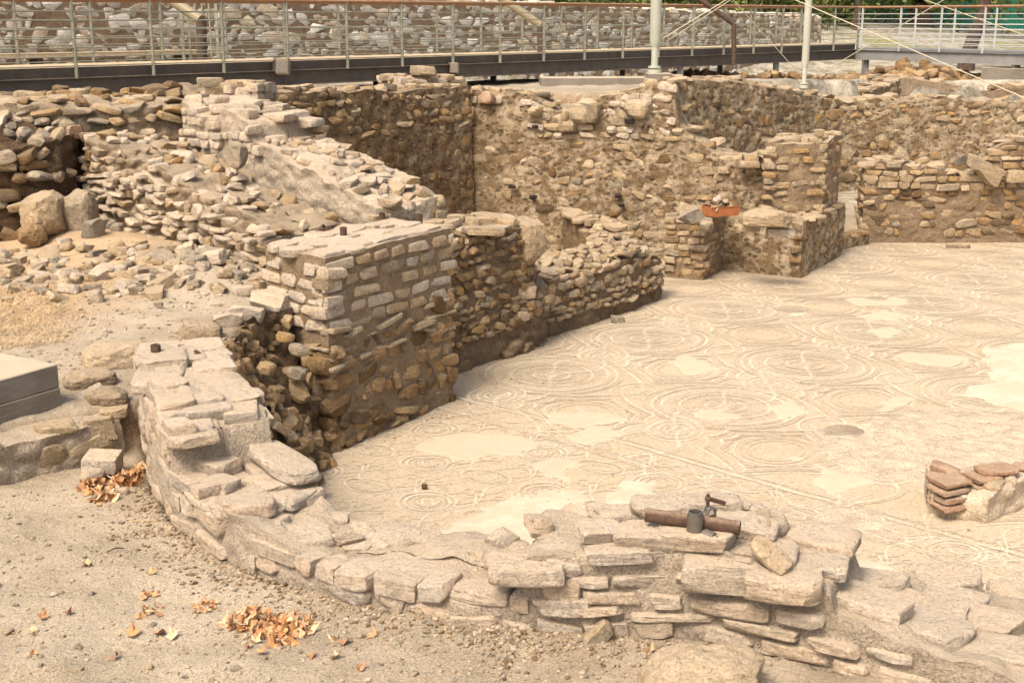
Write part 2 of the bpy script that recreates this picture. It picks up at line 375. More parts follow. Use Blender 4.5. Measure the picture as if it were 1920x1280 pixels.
def mat_plaster():
    t = NT('stained_old_plaster')
    n0 = t.noise(0.8, 5, 0.62, dist=0.5); n1 = t.noise(4.5, 8, 0.74, dist=0.15); n2 = t.noise(19, 6, 0.72); n3 = t.noise(70, 4, 0.7)
    s = t.n.new('ShaderNodeSeparateXYZ'); t.l.new(t.pos, s.inputs[0])
    base = t.mix(t.ramp(n1, [(0.42, 0.0), (0.56, 1.0)]), (0.235, 0.16, 0.09), (0.49, 0.395, 0.28))
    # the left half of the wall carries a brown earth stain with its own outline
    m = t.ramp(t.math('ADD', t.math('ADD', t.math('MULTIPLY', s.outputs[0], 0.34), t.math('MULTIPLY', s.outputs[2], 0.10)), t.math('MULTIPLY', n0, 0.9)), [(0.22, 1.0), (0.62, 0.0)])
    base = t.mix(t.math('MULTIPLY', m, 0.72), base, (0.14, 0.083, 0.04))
    base = t.mix(t.ramp(n2, [(0.58, 0.0), (0.72, 0.6)]), base, (0.16, 0.11, 0.07))
    drip = t.noise(6, 5, 0.7, t.mapping(t.pos, (1, 1, 0.18)))
    base = t.mix(t.ramp(drip, [(0.55, 0.0), (0.68, 0.45)]), base, (0.13, 0.09, 0.06))
    base = t.mix(0.6, base, t.ramp(n3, [(0.3, 0.7), (0.5, 1.0), (0.7, 1.2)]), 'MULTIPLY')
    mv = t.mapping(t.pos, (1, 1, 1.7)); vd = t.vor(10, vec=mv); vc = t.vor(10, vec=mv, out=1)
    vm = t.math('MULTIPLY', t.ramp(vd, [(0.34, 1.0), (0.42, 0.0)]), t.ramp(n1, [(0.44, 0.0), (0.52, 1.0)]))
    vs = t.n.new('ShaderNodeSeparateXYZ'); t.l.new(vc, vs.inputs[0])
    base = t.mix(t.math('MULTIPLY', vm, 0.75), base, t.mix(0.8, t.ramp(vs.outputs[0], [(0.0, (0.16, 0.11, 0.065)), (0.4, (0.34, 0.245, 0.15)), (0.7, (0.46, 0.36, 0.24)), (1.0, (0.56, 0.46, 0.33))]), t.ramp(n2, [(0.3, 0.7), (0.7, 1.2)]), 'MULTIPLY'))
    up = t.ramp(sepz(t, t.nrm), [(0.5, 0.0), (0.9, 0.7)]); base = t.mix(up, base, (0.46, 0.36, 0.25))
    b = t.bump(vm, 0.02); b = t.bump(n1, 0.045, b); b = t.bump(n2, 0.05, b); b = t.bump(n3, 0.012, b)
    return t.out(base, b)
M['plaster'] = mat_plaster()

def mat_simple(name, col, rough=0.6, metal=0.0, var=0.25, scale=12, bmp=0.002, dust=None, spec=0.4):
    t = NT(name); n1 = t.noise(scale, 5, 0.65); n2 = t.noise(scale * 9, 3, 0.6)
    c = t.mix(1.0, col, t.ramp(n1, [(0.3, 1 - var), (0.7, 1 + var * 0.6)]), 'MULTIPLY')
    c = t.mix(0.4, c, t.ramp(n2, [(0.3, 1 - var), (0.7, 1 + var)]), 'MULTIPLY')
    if dust: c = t.mix(t.math('MULTIPLY', t.ramp(sepz(t, t.nrm), [(0.5, 0.0), (0.95, 1.0)]), t.ramp(n1, [(0.3, 0.3), (0.6, 0.9)])), c, dust)
    t.b.inputs['Metallic'].default_value = metal; t.b.inputs['Specular IOR Level'].default_value = spec
    return t.out(c, t.bump(n2, bmp), rough)
M['steel_dark'] = mat_simple('dark_grey_paint', (0.075, 0.062, 0.052), 0.55, 0.0, 0.3, 5, dust=(0.36, 0.27, 0.18))
M['steel_rail'] = mat_simple('dusty_green_grey_paint', (0.25, 0.25, 0.20), 0.5, 0.0, 0.3, 6, dust=(0.36, 0.31, 0.23))
M['steel_rail2'] = mat_simple('pale_grey_paint', (0.42, 0.44, 0.45), 0.45, 0.0, 0.15, 6)
M['beam_grey'] = mat_simple('lit_grey_beam', (0.22, 0.22, 0.215), 0.5, 0.0, 0.2, 4)  # grey lightened to paint the light falling on the far beam
M['handrail'] = mat_simple('brown_handrail', (0.25, 0.13, 0.065), 0.5, 0.0, 0.3, 9, dust=(0.42, 0.30, 0.19))
M['column'] = mat_simple('pale_green_grey_paint', (0.40, 0.42, 0.36), 0.4, 0.0, 0.1, 4)
M['column_far'] = mat_simple('white_grey_paint', (0.46, 0.46, 0.40), 0.4, 0.0, 0.1, 4)
M['pipe_dark'] = mat_simple('rusted_dark_pipe', (0.085, 0.055, 0.04), 0.7, 0.1, 0.45, 14)
M['pipe_beige'] = mat_simple('beige_strut_paint', (0.24, 0.20, 0.13), 0.5, 0.0, 0.15, 5)
M['rust'] = mat_simple('rusty_steel', (0.10, 0.06, 0.042), 0.8, 0.25, 0.5, 40, 0.003, dust=(0.30, 0.215, 0.15))
M['black'] = mat_simple('painted_hole_shade', (0.02, 0.015, 0.012), 0.9)  # near-black colour stands in for the shade inside wall holes
M['cable'] = mat_simple('pale_steel_cable', (0.40, 0.36, 0.27), 0.5, 0.2, 0.1)
M['wood'] = mat_simple('grey_board', (0.48, 0.37, 0.24), 0.8, 0.0, 0.35, 7)
M['tray'] = mat_simple('orange_plastic', (0.33, 0.12, 0.045), 0.5, 0.0, 0.2, 12)
M['galv'] = mat_simple('galvanised_steel', (0.20, 0.18, 0.155), 0.4, 0.7, 0.25, 30)
M['lamp'] = mat_simple('pale_lamp_housing', (0.20, 0.165, 0.12), 0.5, 0.0, 0.2, 10)
M['bark'] = mat_simple('brown_bark', (0.11, 0.075, 0.055), 0.9, 0.0, 0.5, 12, 0.03)
M['leaf_dry'] = mat_stone('dry_leaf', [(0.50, 0.27, 0.13), (0.42, 0.21, 0.10), (0.55, 0.35, 0.19), (0.33, 0.17, 0.09), (0.58, 0.42, 0.27)], (0.3, 0.17, 0.09), (0.6, 0.40, 0.22), 0.2, 0.2, bmp=0.1)
M['straw'] = mat_stone('straw', [(0.56, 0.43, 0.26), (0.50, 0.36, 0.20), (0.60, 0.49, 0.33), (0.44, 0.29, 0.16)], (0.4, 0.25, 0.12), (0.6, 0.45, 0.25), 0.1, 0.1, bmp=0.05)
M['leaf_green'] = mat_stone('green_leaf', [(0.10, 0.13, 0.035), (0.15, 0.18, 0.05), (0.07, 0.10, 0.03), (0.22, 0.24, 0.08), (0.05, 0.075, 0.025)], (0.05, 0.07, 0.02), (0.2, 0.2, 0.08), 0.1, 0.1, bmp=0.05)
def mat_concrete():
    t = NT('board_marked_concrete')
    n1 = t.noise(3, 6, 0.6); n2 = t.noise(60, 4, 0.7); n3 = t.noise(4, 4, 0.6, t.mapping(t.pos, (1, 1, 16)))
    c = t.mix(t.ramp(n1, [(0.35, 0.0), (0.65, 1.0)]), (0.17, 0.15, 0.125), (0.22, 0.195, 0.165))
    c = t.mix(0.6, c, t.ramp(n3, [(0.35, 0.82), (0.65, 1.1)]), 'MULTIPLY')
    c = t.mix(0.7, c, t.ramp(n2, [(0.3, 0.8), (0.7, 1.15)]), 'MULTIPLY')
    up = t.math('MULTIPLY', t.ramp(sepz(t, t.nrm), [(0.5, 0.0), (0.9, 1.0)]), t.ramp(n1, [(0.25, 0.65), (0.6, 1.0)]))
    c = t.mix(up, c, (0.42, 0.36, 0.27))
    v = t.vor(40); pit = t.ramp(v, [(0.06, 1.0), (0.12, 0.0)])
    c = t.mix(t.math('MULTIPLY', pit, 0.5), c, (0.12, 0.10, 0.08))
    return t.out(c, t.bump(n2, 0.003, t.bump(n3, 0.004)))
M['concrete'] = mat_concrete()
M['green_sheet'] = mat_simple('green_corrugated_sheet', (0.03, 0.20, 0.15), 0.5, 0.0, 0.2, 1.5)

# ------------------------------------------------------------------ stone prototypes
def cube_shell(n):
    idx = {}; V = []; Fc = []
    def vid(p):
        k = tuple(int(round(q * n)) for q in p)
        if k not in idx: idx[k] = len(V); V.append([q * 2 - 1 for q in p])
        return idx[k]
    for a in range(3):
        b, c = (a + 1) % 3, (a + 2) % 3
        for s in (0, 1):
            for i in range(n):
                for j in range(n):
                    q = []
                    for (di, dj) in ((0, 0), (1, 0), (1, 1), (0, 1)):
                        p = [0, 0, 0]; p[a] = s; p[b] = (i + di) / n; p[c] = (j + dj) / n; q.append(vid(p))
                    Fc.append(q if s else q[::-1])
    return np.array(V, float), np.array(Fc)
SHELL = {n: cube_shell(n) for n in (3, 4, 7)}
def make_stone(kind, seed, n):
    V, Fc = SHELL[n]; rs = np.random.RandomState(seed)
    V = V.copy()
    if n >= 4:   # pull the grid towards the edges so that arrises stay crisp
        V = np.sign(V) * np.abs(V) ** 0.75
    k = {'block': 14.0, 'slab': 10.0, 'rubble': 10.0, 'cobble': 2.9}[kind]
    nrm = (np.abs(V) ** k).sum(1) ** (1 / k); V = V / nrm[:, None] * (1 if kind != 'cobble' else 1)
    cuts = {'block': 8, 'slab': 9, 'rubble': 13, 'cobble': 7}[kind]
    for _ in range(cuts):
        if kind in ('block', 'slab'):
            a = rs.randint(3); nv = rs.normal(0, 0.24, 3); nv[a] += rs.choice([-1, 1]) 
            if kind == 'slab' or rs.rand() < 0.45:      # corner / outline cuts
                nv = np.array([rs.normal(), rs.normal() if kind == 'slab' else rs.normal() * 0.5, rs.normal() * (0.12 if kind == 'slab' else 0.5)])
            nv /= np.linalg.norm(nv); sup = (V @ nv).max(); d = sup * rs.uniform(0.76, 0.95)
        else:
            nv = rs.normal(size=3); nv /= np.linalg.norm(nv); sup = (V @ nv).max(); d = sup * rs.uniform(0.62, 0.90)
        e = np.maximum(V @ nv - d, 0); V = V - e[:, None] * nv[None, :] * 0.94
    am = {'block': 0.07, 'slab': 0.07, 'rubble': 0.10, 'cobble': 0.07}[kind]
    for ax in range(3):
        V[:, ax] += am * fbm(V + seed * 3.1, 1.3, 3, seed + ax) + am * 0.5 * fbm(V + seed * 1.7, 4.0, 2, seed + 5 + ax)
    mn, mx = V.min(0), V.max(0); V = (V - (mn + mx) / 2) / (mx - mn)
    return V, Fc
NP = 14
PROTO = {}
for kind in ('block', 'slab', 'rubble', 'cobble'):
    for n in (3, 4, 7):
        PROTO[(kind, n)] = [make_stone(kind, 100 * n + 7 * i + len(kind), n) for i in range(NP)]
_pm = {}
def proto_mesh(kind, n, i, mat):
    key = (kind, n, i, mat)
    if key not in _pm:
        V, Fc = PROTO[(kind, n)][i]
        _pm[key] = mesh_np('stone', V, Fc, M[mat], True, 22)
    return _pm[key]
PXM = lambda p: max(0.5, math.sqrt(p[0] ** 2 + p[1] ** 2 + (p[2] - CAMH) ** 2))
def place_stones(parent, loc, specs, name='stone', limit=300):
    """specs: dict(c, s, r, kind, mat).  The 300 that show largest become parts, the rest one part of kind stuff."""
    def px(s):
        a = sorted(s['s'])[1:]; vis = 1.0
        x, y = s['c'][0], s['c'][1]
        if y < 1 or abs(x / max(y, .1)) > 0.44: vis = 0.05
        return a[0] * a[1] / PXM(s['c']) ** 2 * vis
    specs = sorted(specs, key=px, reverse=True)
    for s in specs[:limit]:
        d = PXM(s['c']); n = 7 if d < 8.5 else 4
        me = proto_mesh(s['kind'], n, rnd.randrange(NP), s['mat'])
        o = bpy.data.objects.new(name, me); C.objects.link(o); o.parent = parent
        o.location = (s['c'][0] - loc[0], s['c'][1] - loc[1], s['c'][2] - loc[2]); o.rotation_euler = s['r']
        sx = rnd.choice((-1, 1)); o.scale = (s['s'][0], s['s'][1], s['s'][2])
        if 'name' in s: o.name = s['name']
        if 'label' in s: o['label'] = s['label']
    rest = specs[limit:]
    if rest:
        bym = {}
        for s in rest: bym.setdefault(s['mat'], []).append(s)
        VV = []; FF = []; off = 0; mats = list(bym); MI = []
        for mi, m in enumerate(mats):
            for s in bym[m]:
                V, Fc = PROTO[(s['kind'], 3)][rnd.randrange(NP)]
                Rm = np.array(Euler(s['r']).to_matrix())
                VV.append((V * np.array(s['s'])) @ Rm.T + np.array(s['c']) - np.array(loc)); FF.append(Fc + off); off += len(V)
                MI += [mi] * len(Fc)
        me = mesh_np(name, np.concatenate(VV), np.concatenate(FF), None, True, 32)
        for m in mats: me.materials.append(M[m])
        me.polygons.foreach_set('material_index', MI)
        o = link('small_' + name + 's', me, parent); o['kind'] = 'stuff'

# ------------------------------------------------------------------ masonry
def resample(outer, inner, zo, zi, step):
    o = np.array(outer, float); i = np.array(inner, float); m = (o + i) / 2
    d = np.r_[0, np.cumsum(np.linalg.norm(np.diff(m, axis=0), axis=1))]
    n = max(3, int(d[-1] / step) + 1); s = np.linspace(0, d[-1], n)
    g = lambda a: np.stack([np.interp(s, d, a[:, k]) for k in range(a.shape[1])], -1)
    return s, g(o), g(i), np.interp(s, d, zo), np.interp(s, d, zi)
class Wall:
    def __init__(s, name, label, cat, outer, inner, zo, zi, zb=-0.1, core='mortar', res=0.035, amp=0.03, lump=0.0, toprough=0.05, core_name='mortar_core', seed=1, group=None, vis=('o', 't', 'i', 'a', 'b')):
        s.outer, s.inner, s.zo, s.zi = np.array(outer, float), np.array(inner, float), np.array(zo, float), np.array(zi, float)
        s.zb = zb; s.specs = []; s.tr = toprough; s.seed = seed
        c = (s.outer.mean(0) + s.inner.mean(0)) / 2; s.loc = (float(c[0]), float(c[1]), max(float(zb), 0.0))
        s.root = empty(name, s.loc, label, cat, group)
        m = (s.outer + s.inner) / 2; s.d = np.r_[0, np.cumsum(np.linalg.norm(np.diff(m, axis=0), axis=1))]; s.L = s.d[-1]
        nu = max(4, int(s.L / res) + 1); u = np.linspace(0, s.L, nu)
        O = s.line(s.outer, u); I = s.line(s.inner, u); th = np.linalg.norm(O - I, axis=1).max(); nt = max(3, int(th / res) + 1)
        hmax = max(s.zo.max(), s.zi.max()) - zb; nh = max(3, int(hmax / res) + 1)
        parts = []; t = np.linspace(0, 1, nt); h = np.linspace(0, 1, nh)
        def P3(XY, Z): return np.concatenate([XY, Z[..., None]], -1)
        if 't' in vis:
            XY = O[:, None] * (1 - t)[None, :, None] + I[:, None] * t[None, :, None]
            Z = s.top(u[:, None], t[None, :], XY); parts.append(P3(XY, Z)[:, ::1])
        if 'o' in vis:
            zt = s.top(u[:, None], np.zeros((1, 1)), O[:, None])[:, 0]; Z = zb + (zt - zb)[:, None] * h[None]
            parts.append(P3(np.repeat(O[:, None], nh, 1), Z))
        if 'i' in vis:
            zt = s.top(u[:, None], np.ones((1, 1)), I[:, None])[:, 0]; Z = zb + (zt - zb)[:, None] * h[None]
            parts.append(P3(np.repeat(I[:, None], nh, 1), Z)[:, ::-1])
        for e, k in (('a', 0), ('b', -1)):
            if e in vis:
                XY = O[k][None] * (1 - t)[:, None] + I[k][None] * t[:, None]
                zt = s.top(np.full((nt, 1), u[k]), t[:, None], XY[:, None])[:, 0]
                g = P3(np.repeat(XY[:, None], nh, 1), zb + (zt - zb)[:, None] * h[None]); parts.append(g if k else g[::-1])
        V = []; Fc = []; off = 0
        for g in parts:
            a, b = g.shape[:2]; V.append(g.reshape(-1, 3)); Fc.append(grid_faces(a, b, off)); off += a * b
        V = np.concatenate(V); Fc = np.concatenate(Fc)
        D = np.stack([fbm(V, 3.2, 6, seed + k * 11, 0.6) for k in range(3)], -1) * amp * 1.3
        D[:, 2] *= 0.6
        if lump > 0:
            w = worley(V * np.array([1, 1, 1.7]), 5.5, seed); cen = np.r_[m.mean(0), 0]
            # push lumps away from the wall's middle plane
            k = np.clip(np.searchsorted(u, np.clip(s.proj(V[:, :2]), 0, s.L)), 0, nu - 1)
            dirn = V[:, :2] - ((O + I) / 2)[k]; dirn /= (np.linalg.norm(dirn, axis=1)[:, None] + 1e-6)
            q = (np.clip(0.75 - w, -0.25, 0.45) - 0.42) * lump
            D[:, :2] += dirn * (q[:, None] - 0.010); D[:, 2] += q * 0.4 * (V[:, 2] > zb + 0.05)
        V = V + D
        me = mesh_np(core_name, V - np.array(s.loc), Fc, M[core]); s.core = link(core_name, me, s.root)
    def proj(s, XY):
        m = (s.outer + s.inner) / 2; best = np.full(len(XY), 1e9); arc = np.zeros(len(XY))
        for j in range(len(m) - 1):
            a, b = m[j], m[j + 1]; ab = b - a; t = np.clip(((XY - a) @ ab) / (ab @ ab + 1e-9), 0, 1)
            d = np.linalg.norm(XY - (a + t[:, None] * ab), axis=1); k = d < best; best[k] = d[k]; arc[k] = (s.d[j] + t * (s.d[j + 1] - s.d[j]))[k]
        return arc
    def line(s, A, u): return np.stack([np.interp(u, s.d, A[:, 0]), np.interp(u, s.d, A[:, 1])], -1)
    def top(s, u, t, XY):
        zo = np.interp(u, s.d, s.zo); zi = np.interp(u, s.d, s.zi); z = zo * (1 - t) + zi * t
        P = np.concatenate([XY, np.zeros(XY.shape[:-1] + (1,))], -1)
        return z + s.tr * fbm(P, 2.6, 4, s.seed + 50)
    def faces(s, which):
        o, i = s.outer, s.inner
        if which == 'o': return o, o - i, s.zo, s.d, 0.0
        if which == 'i': return i[::-1], (i - o)[::-1], s.zi[::-1], s.d[-1] - s.d[::-1], 1.0
        if which == 'a': return np.array([i[0], o[0]]), None, np.array([s.zi[0], s.zo[0]]), np.array([0, np.linalg.norm(i[0] - o[0])]), 0
        return np.array([o[-1], i[-1]]), None, np.array([s.zo[-1], s.zi[-1]]), np.array([0, np.linalg.norm(i[-1] - o[-1])]), 1
    def lay(s, which='o', z0=0.0, z1=9.0, ch=(0.07, 0.12), cw=(0.15, 0.4), depth=0.18, prot=(0.0, 0.03), skip=0.05, roll=3, kind='block', mat='stone_front', gap=0.012, u0=None, u1=None, over=0.35, wob=0.02, mats=None, zbf=None):
        P, _, zt, _, _ = s.faces(which)
        d = np.r_[0, np.cumsum(np.linalg.norm(np.diff(P, axis=0), axis=1))]; L = d[-1]
        cen = ((s.outer + s.inner) / 2)
        z = z0; row = 0
        ua = 0 if u0 is None else u0 * L; ub = L if u1 is None else u1 * L
        while z < min(z1, zt.max()):
            c = rnd.uniform(*ch); u = ua - rnd.uniform(0, cw[0]) * (row % 2) * 0.5 - 0.01
            while u < ub:
                w = rnd.uniform(*cw)
                if rnd.random() < 0.15: w *= 0.6
                if u + w > ub + cw[0] * 0.5: w = max(cw[0] * 0.5, ub - u)
                um = u + w / 2
                if um > ub + 0.02: break
                zz = z + c / 2 + wob * math.sin(um * 3.1 + row * 1.7) + rnd.uniform(-1, 1) * wob * 0.4
                tz = float(np.interp(um, d, zt)); zbm = z0 if zbf is None else zbf(um / L)
                if zz < tz - c * (0.5 - over) and zz > zbm and zz + c * .4 < z1 + 0.05 and rnd.random() > skip:
                    x = float(np.interp(um, d, P[:, 0])); y = float(np.interp(um, d, P[:, 1]))
                    k = min(max(int(np.searchsorted(d, um)) - 1, 0), len(P) - 2); tg = P[k + 1] - P[k]; tg = tg / (np.linalg.norm(tg) + 1e-9)
                    nv = np.array([tg[1], -tg[0]])
                    j = np.argmin(np.linalg.norm(cen - np.array([x, y]), axis=1))
                    if which in 'oi':
                        vec = (s.outer[j] - s.inner[j]) * (1 if which == 'o' else -1)
                    else:
                        vec = np.array([x, y]) - cen.mean(0)
                    if nv @ vec < 0: nv = -nv
                    dp = depth * rnd.uniform(0.8, 1.2); pr = rnd.uniform(*prot)
                    cx, cy = np.array([x, y]) + nv * (pr - dp / 2)
                    hgt = c * rnd.uniform(0.85, 1.05) - gap
                    s.specs.append(dict(c=(float(cx), float(cy), zz), s=(max(w - gap, 0.03) * (1.1 if kind == 'rubble' else 1.02), dp, max(hgt, 0.02) * (1.12 if kind == 'rubble' else 1.03)),
                                        r=(R(rnd.gauss(0, 2.5)), R(rnd.gauss(0, roll)), math.atan2(tg[1], tg[0]) + R(rnd.gauss(0, 2.5))),
                                        kind=kind, mat=rnd.choice(mats) if mats else mat))
                u += w
            z += c; row += 1
        return s
    def cap(s, cell=0.25, size=(0.18, 0.34), th=(0.05, 0.09), keep=0.8, kind='slab', mat='stone_front', sink=0.3, tilt=3, u0=0, u1=1, t0=0.1, t1=0.9, yaw=180, mats=None):
        u = u0 * s.L + cell * 0.4
        while u < u1 * s.L:
            o = s.line(s.outer, np.array([u]))[0]; i = s.line(s.inner, np.array([u]))[0]; th_ = np.linalg.norm(o - i); nt = max(1, int(th_ * (t1 - t0) / cell + 0.5))
            for k in range(nt):
                if rnd.random() > keep: continue
                t = t0 + (t1 - t0) * (k + rnd.uniform(0.25, 0.75)) / nt; uu = min(max(u + rnd.uniform(-0.3, 0.3) * cell, 0.02), s.L - 0.02)
                oo = s.line(s.outer, np.array([uu]))[0]; ii = s.line(s.inner, np.array([uu]))[0]; p = oo * (1 - t) + ii * t
                z = float(s.top(np.array([[uu]]), np.array([[t]]), p[None, None])[0, 0])
                a = rnd.uniform(*size); b = a * rnd.uniform(0.6, 0.95); h = rnd.uniform(*th)
                tg = s.line(s.outer, np.array([min(uu + .05, s.L)]))[0] - s.line(s.outer, np.array([max(uu - .05, 0)]))[0]
                s.specs.append(dict(c=(float(p[0]), float(p[1]), z + h * (0.5 - sink)), s=(a, b, h),
                                    r=(R(rnd.gauss(0, tilt)), R(rnd.gauss(0, tilt)), math.atan2(tg[1], tg[0]) + R(rnd.uniform(-yaw, yaw))), kind=kind, mat=rnd.choice(mats) if mats else mat))
            u += cell
        return s
    def stone(s, c, size, rot=(0, 0, 0), kind='block', mat='stone_front', **kw):
        s.specs.append(dict(c=tuple(c), s=size, r=tuple(R(q) for q in rot), kind=kind, mat=mat, **kw)); return s
    def done(s, name='stone', limit=300): place_stones(s.root, s.loc, s.specs, name, limit); return s.root

E1 = np.array([0.61, 0.79]); E2 = np.array([0.79, -0.61])

# ------------------------------------------------------------------ the ground
apse_o = [(-2.38, 7.80), (-2.12, 7.05), (-1.84, 6.48), (-1.80, 6.42), (-1.53, 6.08), (-1.1, 5.70), (-.74, 5.48), (-.18, 5.25), (.02, 5.17), (.05, 5.16), (.33, 5.11), (.85, 5.08), (1.30, 4.88), (1.33, 4.86), (1.75, 4.62), (2.4, 4.3), (3.6, 3.8)]
apse_i = [(-1.90, 8.10), (-1.58, 7.35), (-1.33, 6.76), (-1.30, 6.72), (-1.08, 6.45), (-.82, 6.22), (-.50, 6.04), (0.0, 5.82), (.13, 5.70), (.15, 5.68), (.42, 5.62), (.95, 5.60), (1.52, 5.40), (1.60, 5.40), (2.0, 5.75), (2.75, 6.0), (4.2, 5.9)]
mid = [((a[0] + b[0]) / 2, (a[1] + b[1]) / 2) for a, b in zip(apse_o, apse_i)]
pit = mid[:-4] + [(1.7, 5.1), (2.5, 4.9), (4.2, 4.3), (16, 2), (16, 20.5), (5.85, 20.5), (5.55, 20.9), (4.75, 19.6), (4.5, 18.7), (3.35, 18.7), (2.2, 19.15), (0.4, 19.85), (-0.60, 20.25), (-3.5, 16.7), (-3.5, 15.0), (-1.5, 13.0), (-1.5, 11.5), (-1.72, 10.75), (-1.85, 10.2), (-1.88, 9.2), (-1.72, 8.4)]
room2 = [(2.5, 19.25), (2.45, 21.5), (6.2, 25.0), (16, 25.7), (16, 20.4), (5.95, 20.5), (5.55, 20.9), (4.75, 19.5), (4.5, 18.9), (3.4, 18.9)]
room3 = [(6.9, 25.7), (7.9, 28.0), (10.2, 27.6), (10.4, 27.0), (16, 26.6), (16, 25.7)]
gap_ = [(-2.35, 7.5), (-1.75, 8.0), (-1.6, 9.0), (-1.6, 10.4), (-1.4, 11.8), (-2.4, 11.8), (-2.3, 9.0)]
under = [(-1.3, 11.2), (-1.0, 13.0), (-3.2, 15.3), (-5.0, 15.0), (-5.6, 14.6), (-5.3, 14.0), (-2.3, 11.2)]
front = mid[:-4] + [(1.7, 5.1), (2.5, 4.9), (4.2, 4.3), (16, 2), (16, -8), (-16, -8), (-16, -2), (-4.2, 6.1), (-2.35, 7.75)]
terrace = [(-2.35, 7.75), (-1.98, 8.2), (-2.10, 9.1), (-2.05, 10.0), (-1.95, 10.7), (-2.2, 11.5), (-2.5, 12.25), (-5.0, 14.55), (-5.3, 14.9), (-7, 15.0), (-16, 16.6), (-16, -2), (-4.2, 6.1)]
def sdf(P, poly):
    poly = np.array(poly, float); n = len(poly); d = np.full(P.shape[:-1], 1e9); ins = np.zeros(P.shape[:-1], bool)
    x, y = P[..., 0], P[..., 1]
    for i in range(n):
        a, b = poly[i], poly[(i + 1) % n]; e = b - a; w = P - a
        t = np.clip((w @ e) / (e @ e), 0, 1); q = w - t[..., None] * e; d = np.minimum(d, (q ** 2).sum(-1))
        c = ((a[1] > y) != (b[1] > y)) & (x < (b[0] - a[0]) * (y - a[1]) / (b[1] - a[1] + 1e-12) + a[0]); ins ^= c
    return np.sqrt(d) * np.where(ins, -1, 1)
WK0 = np.array([-6.0, 16.6]); WKD = np.array([0.687, 0.726]); WKN = np.array([-0.726, 0.687])
RT0 = WK0 + WKN * 4.0
def ground_z(P, rough=True):
    P3 = np.concatenate([P, np.zeros(P.shape[:-1] + (1,))], -1); x, y = P[..., 0], P[..., 1]
    z = 2.36 + 0 * x
    z = z - 0.35 * smooth(24, 32, y)
    z = z + 0.22 * smooth(-2.6, -4.5, x) * smooth(17.2, 15.5, y)
    # the retained bank behind the walkway; it fades to an open slope on the right
    dl = (P - RT0) @ WKN; al = (P - RT0) @ WKD
    wd = 0.25 + 9.0 * smooth(21, 27, al); dl = dl + 3.0 * smooth(21, 27, al)
    z = z + (1.45 - 0.20 * smooth(0, 20, al)) * smooth(0.0, 1.0, dl / wd) + np.clip(dl - 3, 0, 60) * 0.016
    for poly, zz, w in ((room3, 1.3, 0.3), (room2, 0.22, 0.25), (under, 1.25, 0.35), (gap_, 1.12, 0.1), (terrace, 1.13, 0.30), (front, 0.85, 0.16), (pit, -0.012, 0.28)):
        s = sdf(P, poly)
        if rough: s = s + 0.10 * fbm(P3, 2.0, 3, 31) * (1.0 if zz != 0.85 else 0.2)
        k = smooth(w, 0.0, s); z = z * (1 - k) + zz * k
    # rubble talus at the foot of the left walls
    z = z + 0.16 * smooth(0.9, 0.0, np.abs((P - np.array([-2.5, 12.1])) @ np.array([0.70, 0.71]) + 0.30)) * smooth(-2.2, -2.9, x) * (y < 15) * (y > 10.5)
    # gentle rise against the foot of the apse wall, hollow in front
    if rough:
        ins = smooth(0.1, -0.2, sdf(P, pit))
        z = z + (0.05 * fbm(P3, 0.9, 4, 3) + 0.03 * fbm(P3, 4.5, 4, 8)) * (1 - ins)
        st = np.abs(z - 0.5) < 0.42
        z = z + np.where(st & (y > 8) & (y < 11.2) & (x < -1.3), 0.10 * fbm(np.stack([x, y, z * 2], -1), 4.0, 4, 77), 0)
    return z
xs = np.unique(np.round(np.r_[-160, -110, np.arange(-80, -16, 6), np.arange(-16, -7, 0.5), np.arange(-7, 4, 0.05), np.arange(4, 13, 0.15), np.arange(13, 40, 1.5), np.arange(40, 161, 12)], 3))
ys = np.unique(np.round(np.r_[-60, -40, -25, np.arange(-16, 3, 1.0), np.arange(3, 15, 0.05), np.arange(15, 21, 0.08), np.arange(21, 45, 0.3), np.arange(45, 100, 3), np.arange(100, 401, 20)], 3))
XX, YY = np.meshgrid(xs, ys, indexing='ij'); GP = np.stack([XX, YY], -1)
ZZ = ground_z(GP)
struct('ground', mesh_np('ground', np.concatenate([GP, ZZ[..., None]], -1).reshape(-1, 3), grid_faces(len(xs), len(ys)), M['ground']))
def gz(x, y): return float(ground_z(np.array([[x, y]], float))[0])

# ------------------------------------------------------------------ mosaic floor
fx = np.arange(-3.6, 12.01, 0.06); fy = np.arange(5.2, 20.61, 0.06)
FX, FY = np.meshgrid(fx, fy, indexing='ij'); FP = np.stack([FX, FY], -1)
FPP = np.concatenate([FP, 0 * FX[..., None]], -1)
FZ = 0.006 * fbm(FPP, 0.8, 3, 5)
def dent(c, r, dz, FZ):
    d = np.linalg.norm((FP - np.array(c)), axis=-1); return FZ - dz * smooth(r, 0, d)
for (q, r, dz) in ((G(1490, 578), 0.28, 0.10), (G(1585, 805), 0.22, 0.13), (G(1645, 558), 0.20, 0.05)): FZ = dent(q[:2], r, dz, FZ)
sd0 = sdf(FP, pit); FZ = np.where(sd0 > -0.02, FZ - 0.25, FZ)
fl = struct('mosaic_floor', mesh_np('mosaic_floor', np.concatenate([FP, FZ[..., None]], -1).reshape(-1, 3), grid_faces(len(fx), len(fy)), M['floor']))
def floor_z(x, y):
    i = int(round((x - fx[0]) / 0.06)); j = int(round((y - fy[0]) / 0.06)); i = min(max(i, 0), len(fx) - 1); j = min(max(j, 0), len(fy) - 1); return FZ[i, j]
FZS = FZ.copy()
